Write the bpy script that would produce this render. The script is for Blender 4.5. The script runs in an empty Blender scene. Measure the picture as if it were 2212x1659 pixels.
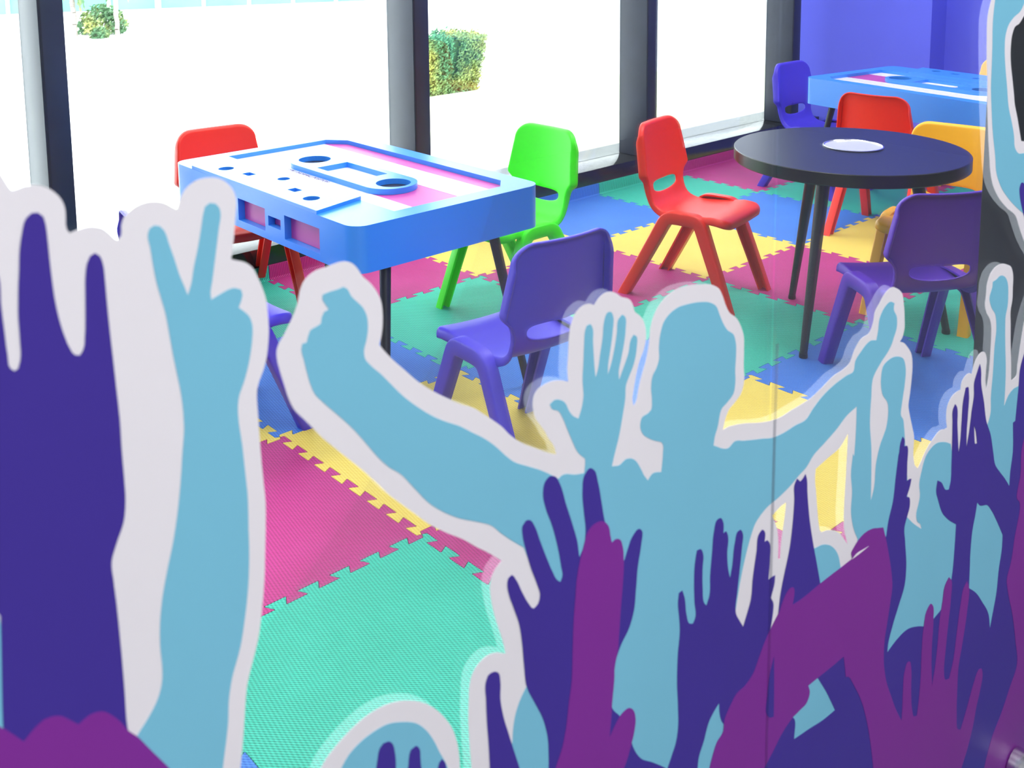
import bpy, bmesh, math, random
from mathutils import Vector, Matrix
from mathutils.geometry import delaunay_2d_cdt
random.seed(7)
SC = bpy.context.scene
COL = SC.collection

# ---------------------------------------------------------------- camera
W_, H_ = 2212, 1659
FPX, CX, CY = 2309.1, 1057.9, 141.3
ROT = Matrix(((0.6613463, 0.75, -0.0110025), (0.0951038, -0.0983941, -0.9905927), (-0.7440271, 0.6540784, -0.1364005)))
cam = bpy.data.cameras.new('camera')
camo = bpy.data.objects.new('camera', cam); COL.objects.link(camo)
cam.sensor_fit = 'HORIZONTAL'; cam.sensor_width = 36.0
cam.lens = FPX / W_ * 36.0
cam.shift_x = (W_ / 2 - CX) / W_
cam.shift_y = (CY - H_ / 2) / W_
cam.clip_start = 0.02; cam.clip_end = 400
M = Matrix.Identity(4)
for i in range(3):
    M[i][0] = ROT[0][i]; M[i][1] = -ROT[1][i]; M[i][2] = -ROT[2][i]
M.translation = Vector((2.934, -3.712, 1.328))
camo.matrix_world = M
cam.dof.use_dof = True
cam.dof.focus_distance = 3.6
cam.dof.aperture_fstop = 13.0
SC.camera = camo

# ---------------------------------------------------------------- world, light, exposure
wd = bpy.data.worlds.new('world'); SC.world = wd; wd.use_nodes = True
bg = wd.node_tree.nodes['Background']
bg.inputs[0].default_value = (0.93, 0.97, 1.0, 1); bg.inputs[1].default_value = 6.0
def area(name, loc, rot, sx, sy, power, col=(1, 1, 1), portal=False):
    l = bpy.data.lights.new(name, 'AREA'); l.shape = 'RECTANGLE'; l.size = sx; l.size_y = sy
    l.energy = power; l.color = col
    if portal: l.cycles.is_portal = True
    o = bpy.data.objects.new(name, l); COL.objects.link(o); o.location = loc; o.rotation_euler = rot
    return o
PI = math.pi
area('window_daylight_portal', (-0.66, -1.6, 1.5), (0, -PI / 2, 0), 2.7, 7.2, 1, portal=True)
for (x, y, p) in ((0.7, -3.6, 28), (0.7, -0.9, 46), (1.6, -2.2, 22), (1.3, 0.7, 50)):
    area('added_ceiling_light', (x, y, 2.84), (0, 0, 0), 0.9, 0.9, p, (0.97, 0.96, 1.0))  # unseen area lights added under the ceiling to brighten the room
for (x, y, p) in ((4.0, -4.6, 72), (4.0, -2.4, 66), (4.2, -0.2, 58)):
    area('lobby_panel_light', (x, y, 2.84), (0, 0, 0), 1.2, 1.2, p, (1.0, 0.98, 0.98))
SC.view_settings.view_transform = 'Standard'; SC.view_settings.look = 'None'
SC.view_settings.gamma = 1.0; SC.view_settings.use_curve_mapping = False
SC.view_settings.exposure = 0.0
SC.cycles.use_denoising = True
SC.cycles.max_bounces = 8; SC.cycles.transparent_max_bounces = 24
SC.cycles.sample_clamp_indirect = 8.0
SC.cycles.caustics_reflective = False; SC.cycles.caustics_refractive = False

# ---------------------------------------------------------------- materials
def srgb(r, g, b):
    f = lambda c: (c / 12.92 if c <= 0.04045 else ((c + 0.055) / 1.055) ** 2.4)
    return (f(r / 255), f(g / 255), f(b / 255), 1)
def mat(name, col, rough=0.5, spec=0.5, metal=0.0, bump=0.0, bscale=400, mottle=0.0, mscale=6, coat=0.0):
    m = bpy.data.materials.new(name); m.use_nodes = True
    nt = m.node_tree; N = nt.nodes; L = nt.links; p = N['Principled BSDF']
    p.inputs['Base Color'].default_value = col; p.inputs['Roughness'].default_value = rough
    p.inputs['Specular IOR Level'].default_value = spec; p.inputs['Metallic'].default_value = metal
    p.inputs['Coat Weight'].default_value = coat
    tc = N.new('ShaderNodeTexCoord')
    nz = N.new('ShaderNodeTexNoise'); nz.inputs['Scale'].default_value = mscale; nz.inputs['Detail'].default_value = 5
    L.new(tc.outputs['Object'], nz.inputs['Vector'])
    mx = N.new('ShaderNodeMix'); mx.data_type = 'RGBA'; mx.blend_type = 'MULTIPLY'
    rmp = N.new('ShaderNodeMapRange'); rmp.inputs[1].default_value = 0.3; rmp.inputs[2].default_value = 0.7
    rmp.inputs[3].default_value = 1 - mottle; rmp.inputs[4].default_value = 1.0
    L.new(nz.outputs['Fac'], rmp.inputs[0])
    mx.inputs[0].default_value = 1.0; mx.inputs[6].default_value = col
    L.new(rmp.outputs[0], mx.inputs[7]); L.new(mx.outputs[2], p.inputs['Base Color'])
    if bump:
        n2 = N.new('ShaderNodeTexNoise'); n2.inputs['Scale'].default_value = bscale; n2.inputs['Detail'].default_value = 2
        L.new(tc.outputs['Object'], n2.inputs['Vector'])
        b = N.new('ShaderNodeBump'); b.inputs['Strength'].default_value = bump; b.inputs['Distance'].default_value = 0.001
        L.new(n2.outputs['Fac'], b.inputs['Height']); L.new(b.outputs['Normal'], p.inputs['Normal'])
    return m
def foam_mat(name, col, dark):
    """EVA foam: rope-like ridges pressed in on the diagonal, crossed by a finer stitch."""
    m = mat(name, col, 0.62, 0.35)
    nt = m.node_tree; N = nt.nodes; L = nt.links; p = N['Principled BSDF']
    g = N.new('ShaderNodeTexCoord'); mp = N.new('ShaderNodeMapping'); mp.inputs['Rotation'].default_value = (0, 0, PI / 4)
    L.new(g.outputs['Object'], mp.inputs['Vector'])
    w1 = N.new('ShaderNodeTexWave'); w1.wave_type = 'BANDS'; w1.bands_direction = 'X'; w1.inputs['Scale'].default_value = 62
    w1.inputs['Distortion'].default_value = 0.0; w1.wave_profile = 'SIN'
    L.new(mp.outputs[0], w1.inputs['Vector'])
    mp2 = N.new('ShaderNodeMapping'); mp2.inputs['Rotation'].default_value = (0, 0, PI / 4 + 0.95)
    L.new(g.outputs['Object'], mp2.inputs['Vector'])
    w2 = N.new('ShaderNodeTexWave'); w2.wave_type = 'BANDS'; w2.bands_direction = 'X'; w2.inputs['Scale'].default_value = 44
    L.new(mp2.outputs[0], w2.inputs['Vector'])
    mu = N.new('ShaderNodeMath'); mu.operation = 'MULTIPLY_ADD'; mu.inputs[1].default_value = 0.55
    L.new(w2.outputs['Fac'], mu.inputs[0]); L.new(w1.outputs['Fac'], mu.inputs[2])
    b = N.new('ShaderNodeBump'); b.inputs['Strength'].default_value = 0.55; b.inputs['Distance'].default_value = 0.0015
    L.new(mu.outputs[0], b.inputs['Height']); L.new(b.outputs['Normal'], p.inputs['Normal'])
    mr = N.new('ShaderNodeMapRange'); mr.inputs[1].default_value = 0.15; mr.inputs[2].default_value = 1.25
    L.new(mu.outputs[0], mr.inputs[0])
    mx = N.new('ShaderNodeMix'); mx.data_type = 'RGBA'; mx.inputs[6].default_value = dark; mx.inputs[7].default_value = col  # groove shade put into the colour: dark in hollows, full tone on ridges
    L.new(mr.outputs[0], mx.inputs[0])
    nz = N.new('ShaderNodeTexNoise'); nz.inputs['Scale'].default_value = 5; nz.inputs['Detail'].default_value = 4
    L.new(g.outputs['Object'], nz.inputs['Vector'])
    m2 = N.new('ShaderNodeMix'); m2.data_type = 'RGBA'; m2.blend_type = 'SOFT_LIGHT'; m2.inputs[0].default_value = 0.25
    L.new(mx.outputs[2], m2.inputs[6]); L.new(nz.outputs['Fac'], m2.inputs[7])
    L.new(m2.outputs[2], p.inputs['Base Color'])
    return m
def glass_mat(name, tint=(1, 1, 1, 1), refl=1.0):
    m = bpy.data.materials.new(name); m.use_nodes = True; nt = m.node_tree; N = nt.nodes; L = nt.links
    N.remove(N['Principled BSDF']); out = N['Material Output']
    t = N.new('ShaderNodeBsdfTransparent'); t.inputs[0].default_value = tint
    g = N.new('ShaderNodeBsdfGlossy'); g.inputs['Roughness'].default_value = 0.0
    fr = N.new('ShaderNodeFresnel'); fr.inputs['IOR'].default_value = 1.45
    mu = N.new('ShaderNodeMath'); mu.operation = 'MULTIPLY'; mu.inputs[1].default_value = refl
    L.new(fr.outputs[0], mu.inputs[0])
    mx = N.new('ShaderNodeMixShader'); L.new(mu.outputs[0], mx.inputs[0]); L.new(t.outputs[0], mx.inputs[1]); L.new(g.outputs[0], mx.inputs[2])
    L.new(mx.outputs[0], out.inputs['Surface'])
    return m

# ---------------------------------------------------------------- helpers
def newmesh(name, verts, faces, smooth=False):
    me = bpy.data.meshes.new(name); me.from_pydata([tuple(v) for v in verts], [], faces); me.update()
    if smooth:
        for p in me.polygons: p.use_smooth = True
    return me
def link(name, me, m=None, parent=None, loc=None):
    o = bpy.data.objects.new(name, me); COL.objects.link(o)
    if m is not None:
        if not me.materials: me.materials.append(None)
        o.material_slots[0].link = 'OBJECT'; o.material_slots[0].material = m
    if parent is not None: o.parent = parent
    if loc is not None: o.location = loc
    return o
def bm2me(name, bm, smooth=False):
    me = bpy.data.meshes.new(name); bmesh.ops.recalc_face_normals(bm, faces=bm.faces[:]); bm.to_mesh(me); bm.free()
    if smooth:
        for p in me.polygons: p.use_smooth = True
        me.set_sharp_from_angle(angle=math.radians(40))
    return me
def tag(o, label=None, cat=None, group=None, kind=None):
    if label: o['label'] = label
    if cat: o['category'] = cat
    if group: o['group'] = group
    if kind: o['kind'] = kind
    return o
def empty(name, loc, rz=0):
    o = bpy.data.objects.new(name, None); COL.objects.link(o); o.location = loc; o.rotation_euler = (0, 0, rz)
    o.empty_display_size = 0.05
    return o
def box(bm, x0, x1, y0, y1, z0, z1, bev=0.0, seg=2):
    r = bmesh.ops.create_cube(bm, size=1.0)
    vs = r['verts']
    for v in vs:
        v.co = Vector((x0 if v.co.x < 0 else x1, y0 if v.co.y < 0 else y1, z0 if v.co.z < 0 else z1))
    if bev:
        es = list({e for v in vs for e in v.link_edges})
        bmesh.ops.bevel(bm, geom=es, offset=bev, segments=seg, profile=0.5, affect='EDGES')
def boxobj(name, x0, x1, y0, y1, z0, z1, m, parent=None, bev=0.0):
    bm = bmesh.new(); box(bm, x0, x1, y0, y1, z0, z1, bev); return link(name, bm2me(name, bm, bev > 0), m, parent)
def tube(bm, p0, p1, r0, r1, n=20, cap=True):
    p0 = Vector(p0); p1 = Vector(p1); d = (p1 - p0).normalized()
    a = d.orthogonal().normalized(); b = d.cross(a)
    A = [bm.verts.new(p0 + (a * math.cos(t) + b * math.sin(t)) * r0) for t in [2 * PI * i / n for i in range(n)]]
    B = [bm.verts.new(p1 + (a * math.cos(t) + b * math.sin(t)) * r1) for t in [2 * PI * i / n for i in range(n)]]
    for i in range(n): bm.faces.new((A[i], A[(i + 1) % n], B[(i + 1) % n], B[i]))
    if cap: bm.faces.new(A[::-1]); bm.faces.new(B)
def lathe(bm, prof, n=48, c=(0, 0)):
    rings = []
    for r, z in prof:
        if r < 1e-6: rings.append([bm.verts.new((c[0], c[1], z))])
        else: rings.append([bm.verts.new((c[0] + r * math.cos(2 * PI * i / n), c[1] + r * math.sin(2 * PI * i / n), z)) for i in range(n)])
    for a, b in zip(rings, rings[1:]):
        for i in range(n):
            j = (i + 1) % n
            if len(a) == 1: bm.faces.new((a[0], b[j], b[i]))
            elif len(b) == 1: bm.faces.new((a[i], a[j], b[0]))
            else: bm.faces.new((a[i], a[j], b[j], b[i]))
def prism(bm, poly, z0, z1):
    """poly: list of (x, y), extruded along z"""
    A = [bm.verts.new((x, y, z0)) for x, y in poly]; B = [bm.verts.new((x, y, z1)) for x, y in poly]
    n = len(poly)
    bm.faces.new(A[::-1]); bm.faces.new(B)
    for i in range(n): bm.faces.new((A[i], A[(i + 1) % n], B[(i + 1) % n], B[i]))
def rrect(hx, hy, r, n=8, cx=0, cy=0):
    out = []
    for k, (sx, sy) in enumerate(((1, 1), (-1, 1), (-1, -1), (1, -1))):
        for i in range(n + 1):
            a = PI / 2 * (k + i / n)
            out.append((cx + sx * (hx - r) + r * math.cos(a), cy + sy * (hy - r) + r * math.sin(a)))
    return out
def circ(r, cx=0, cy=0, n=32): return [(cx + r * math.cos(2 * PI * i / n), cy + r * math.sin(2 * PI * i / n)) for i in range(n)]
def boolean(me, cut):
    a = bpy.data.objects.new('a', me); b = bpy.data.objects.new('b', cut); COL.objects.link(a); COL.objects.link(b)
    md = a.modifiers.new('b', 'BOOLEAN'); md.object = b; md.operation = 'DIFFERENCE'; md.solver = 'EXACT'
    dg = bpy.context.evaluated_depsgraph_get()
    res = bpy.data.meshes.new_from_object(a.evaluated_get(dg))
    bpy.data.objects.remove(a); bpy.data.objects.remove(b)
    return res
def inside(poly, x, y):
    c = False; n = len(poly); j = n - 1
    for i in range(n):
        xi, yi = poly[i][0], poly[i][1]; xj, yj = poly[j][0], poly[j][1]
        if (yi > y) != (yj > y) and x < (xj - xi) * (y - yi) / (yj - yi) + xi: c = not c
        j = i
    return c
def catmull(pts, corner, step):
    """closed Catmull-Rom through pts, straight tangents at corners"""
    n = len(pts); out = []
    for i in range(n):
        p0, p1, p2, p3 = pts[i - 1], pts[i], pts[(i + 1) % n], pts[(i + 2) % n]
        d = (p2 - p1).length
        if d < 1e-6: continue
        def tan(a, b, c, isc):
            if isc: return (c - b) if True else None
            u, v = (b - a), (c - b); lu, lv = max(u.length, 1e-9), max(v.length, 1e-9)
            t = (u / lu * lv + v / lv * lu) / (lu + lv)
            return t * d
        t1 = (p2 - p1) if corner[i] else tan(p0, p1, p2, False)
        t2 = (p2 - p1) if corner[(i + 1) % n] else tan(p1, p2, p3, False)
        k = max(1, min(8, int(d / step)))
        for q in range(k):
            t = q / k
            out.append(p1 * (2 * t ** 3 - 3 * t ** 2 + 1) + t1 * (t ** 3 - 2 * t ** 2 + t) + p2 * (-2 * t ** 3 + 3 * t ** 2) + t2 * (t ** 3 - t ** 2))
    return out

# ================================================================ SETTING
COLS = {'M': (srgb(206, 56, 142), srgb(132, 18, 82)), 'Y': (srgb(240, 220, 108), srgb(214, 178, 60)),
        'B': (srgb(74, 140, 226), srgb(28, 86, 176)), 'T': (srgb(66, 212, 180), srgb(8, 132, 108))}
FOAM = {k: foam_mat('foam_' + k, *v) for k, v in COLS.items()}
M_black = mat('black_powder_coat', (0.012, 0.014, 0.022, 1), 0.38, 0.5, bump=0.15, bscale=900)
M_sill = mat('polished_black_stone', (0.008, 0.009, 0.012, 1), 0.12, 0.6, mottle=0.3, mscale=30)
M_mull = mat('dark_anodised_aluminium', (0.020, 0.027, 0.055, 1), 0.42, 0.55, bump=0.1, bscale=200, mottle=0.25, mscale=9)
M_purple = mat('violet_wall_paint', srgb(98, 104, 236), 0.7, 0.3, mottle=0.04, bump=0.1, bscale=150)
M_white = mat('white_paint', (0.8, 0.8, 0.8, 1), 0.8, 0.3, mottle=0.03)
M_lobby = mat('charcoal_lobby_paint', (0.09, 0.09, 0.10, 1), 0.85, 0.2, mottle=0.05)
M_lfloor = mat('dark_lobby_tiles', (0.12, 0.12, 0.13, 1), 0.4, 0.4, mottle=0.08)
M_glass = glass_mat('clear_glass', (0.985, 0.995, 1.0, 1), 0.3)
M_wglass = glass_mat('window_glass', (0.97, 1.0, 0.99, 1), 0.5)
XW = -0.68          # outer glass line
YF = 1.95           # purple wall
GX = 2.35           # camera-side face of the glass partition

floor = tag(boxobj('floor', -0.7, 6.0, -7.0, 4.0, -0.3, -0.012, M_lfloor), kind='structure')
tag(boxobj('ceiling', -0.7, 6.0, -7.0, 4.0, 2.86, 3.0, M_white), kind='structure')
tag(boxobj('wall_lobby', 6.0, 6.1, -7.0, 4.0, -0.3, 3.0, M_lobby), kind='structure')
tag(boxobj('wall_near', -0.7, 6.0, -7.1, -7.0, -0.3, 3.0, M_lobby), kind='structure')
bm = bmesh.new(); prism(bm, [(-0.84, YF), (0.158, YF), (0.158, YF + 0.17), (3.2, YF + 0.17), (3.2, YF + 0.4), (-0.84, YF + 0.4)], -0.3, 2.86)
tag(link('wall_far', bm2me('wall_far', bm), M_purple), kind='structure')
tag(boxobj('wall_far_lobby', 3.2, 6.0, YF + 0.17, YF + 0.4, -0.3, 2.86, M_lobby), kind='structure')
# window wall: black stone kerb, mullions, panes
kerb = boxobj('baseboard_window', -0.84, -0.51, -7.0, YF, -0.3, 0.125, M_sill, bev=0.003); tag(kerb, kind='structure')
MY = [-5.5, -4.04, -2.572, -1.103, 0.348, 1.629]
for i, y in enumerate(MY):
    bm = bmesh.new(); box(bm, -0.682, -0.502, y, y + 0.081, 0.125, 2.86, 0.002)
    o = link('trim_%d' % (i + 1), bm2me('mullion', bm, True), M_mull); tag(o, kind='structure')
    bm = bmesh.new(); box(bm, -0.5025, -0.4995, y + 0.003, y + 0.009, 0.126, 2.86)
    link('cover_joint', bm2me('joint', bm), M_black, o)
for i in range(len(MY)):
    y0 = MY[i - 1] + 0.081 if i else -7.0
    o = boxobj('window_%d' % (i + 1), -0.676, -0.668, y0, MY[i], 0.125, 2.86, M_wglass); tag(o, kind='structure')
o = boxobj('window_7', -0.676, -0.668, MY[-1] + 0.081, YF, 0.125, 2.86, M_wglass); tag(o, kind='structure')

# ---- foam puzzle mats: every tile a part of the floor, with dovetail teeth
T = 0.6; NT = 8; TD = 0.0113
def side(p, q, n):
    """zigzag from p towards q (q left out): tabs lean out to +n, sockets to -n, wider at their ends"""
    L = (q - p).length; t = (q - p).normalized(); pitch = L / NT; h = TD; w = 0.17 * pitch
    out = [p.copy(), p + t * 0.004 + n * h]
    for k in range(NT):
        a, b = pitch * k, pitch * (k + 0.5)
        seq = [(a + w / 2, -h), (a - w / 2, h), (b + w / 2, h), (b - w / 2, -h)]
        if k == 0: seq = seq[2:]
        for u, v in seq: out.append(p + t * u + n * v)
    out.append(q - t * 0.004 - n * h)
    return out
def tile_outline():
    P = [Vector((0, 0)), Vector((T, 0)), Vector((T, T)), Vector((0, T))]
    X = side(P[0], P[1], Vector((0, 1))); Y = side(P[0], P[3], Vector((-1, 0)))
    return X + [v + Vector((T, 0)) for v in Y] + [P[2]] + [v + Vector((0, T)) for v in X][::-1] + Y[::-1][:-1]
def chamfer_loop(pts, r=0.0022):
    out = []; n = len(pts)
    for i in range(n):
        a, b, c = pts[i - 1], pts[i], pts[(i + 1) % n]
        u, v = (a - b), (c - b)
        ru, rv = min(r, u.length * .4), min(r, v.length * .4)
        if abs(u.normalized().dot(v.normalized())) > 0.995: out.append(b); continue
        p, q = b + u.normalized() * ru, b + v.normalized() * rv
        out += [p, (p + q + b) / 3, q]
    return out
def tile_mesh(name):
    pts = chamfer_loop(tile_outline())
    # inset ring for a soft shoulder at the joints
    n = len(pts); ins = []
    for i in range(n):
        a, b, c = pts[i - 1], pts[i], pts[(i + 1) % n]
        e = ((b - a).normalized() + (c - b).normalized())
        e = e.normalized() if e.length > 1e-6 else (c - b).normalized()
        ins.append(b + Vector((-e.y, e.x)) * 0.0009)
    vs = [(v.x, v.y, -0.012) for v in pts] + [(v.x * .5 + w.x * .5, v.y * .5 + w.y * .5, -0.0012) for v, w in zip(pts, ins)]
    base = len(vs)
    res = delaunay_2d_cdt([Vector(v) for v in ins], [], [list(range(n))], 1, 1e-6)
    rv, rf = res[0], res[2]
    vs += [(v.x, v.y, 0.0) for v in rv]
    fs = [tuple(base + i for i in f) for f in rf]
    # map ring
    idx = {}
    for k, src in enumerate(res[3]):
        for s in src: idx[s] = base + k
    for i in range(n):
        j = (i + 1) % n
        fs.append((i, j, n + j, n + i))
        if i in idx and j in idx: fs.append((n + i, n + j, idx[j], idx[i]))
    me = newmesh(name, vs, fs)
    return me
tile_full = tile_mesh('foam_tile')
ORD = 'BTMY'
first = None
for i in range(-1, 4):
    for j in range(-12, 4):
        if j * T > YF + 0.17: continue
        c = ORD[(j - i) % 4]
        o = link('foam_tile', tile_full, FOAM[c], floor, (i * T, j * T, 0))
        o.rotation_euler = (0, 0, 0)
for j in range(-12, 4):                     # wall-side tiles turn up the kerb
    c = ORD[(j + 1) % 4]
    bm = bmesh.new(); y0, y1 = j * T + 0.001, min((j + 1) * T - 0.001, YF)
    if y0 > YF: continue
    prof = [(-0.496, 0.0), (-0.5, 0.001), (-0.5045, 0.006), (-0.507, 0.055), (-0.4995, 0.055), (-0.497, 0.008), (-0.492, 0.0005)]
    A = [bm.verts.new((x, y0, z)) for x, z in prof]; B = [bm.verts.new((x, y1, z)) for x, z in prof]
    n = len(prof); bm.faces.new(A); bm.faces.new(B[::-1])
    for k in range(n): bm.faces.new((A[k], A[(k + 1) % n], B[(k + 1) % n], B[k]))
    link('turned_up_foam_edge', bm2me('edge', bm), FOAM[c], floor)

# ---- glass partition, joint, black post, fittings
YJ = -2.818
g1 = boxobj('wall_glass', GX - 0.005, GX, -7.0, YJ - 0.0012, 0.0, 2.7, M_glass); tag(g1, kind='structure')
g2 = boxobj('wall_glass_panel', GX - 0.005, GX, YJ + 0.0012, -1.6, 0.0, 2.7, M_glass); tag(g2, kind='structure')
g3 = boxobj('wall_glass_far_panel', GX - 0.005, GX, -1.6, YF + 0.17, 0.0, 2.7, M_glass); tag(g3, kind='structure')
M_sil = glass_mat('clear_silicone', (0.965, 0.97, 0.98, 1), 0.3)
bm = bmesh.new()
n = 8; prof = [(GX + 0.0006 + 0.0016 * math.sin(PI * k / n), YJ - 0.0022 * math.cos(PI * k / n)) for k in range(n + 1)]
prism(bm, prof, 0.0, 0.90)
tag(link('trim_joint', bm2me('bead', bm, True), M_sil), kind='structure')
bm = bmesh.new(); box(bm, 2.22, GX - 0.014, -2.067, -1.6, 0.0, 2.86, 0.002)
post = tag(link('trim_post', bm2me('post', bm, True), mat('black_post_paint', (0.006, 0.008, 0.016, 1), 0.5, 0.3, mottle=0.2, mscale=8)), kind='structure')
tag(boxobj('trim_header', GX - 0.03, GX + 0.03, -7.0, 2.1, 2.7, 2.86, M_mull), kind='structure')
M_chrome = mat('brushed_steel', (0.72, 0.72, 0.75, 1), 0.22, 0.5, metal=1.0, bump=0.2, bscale=120)

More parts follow.
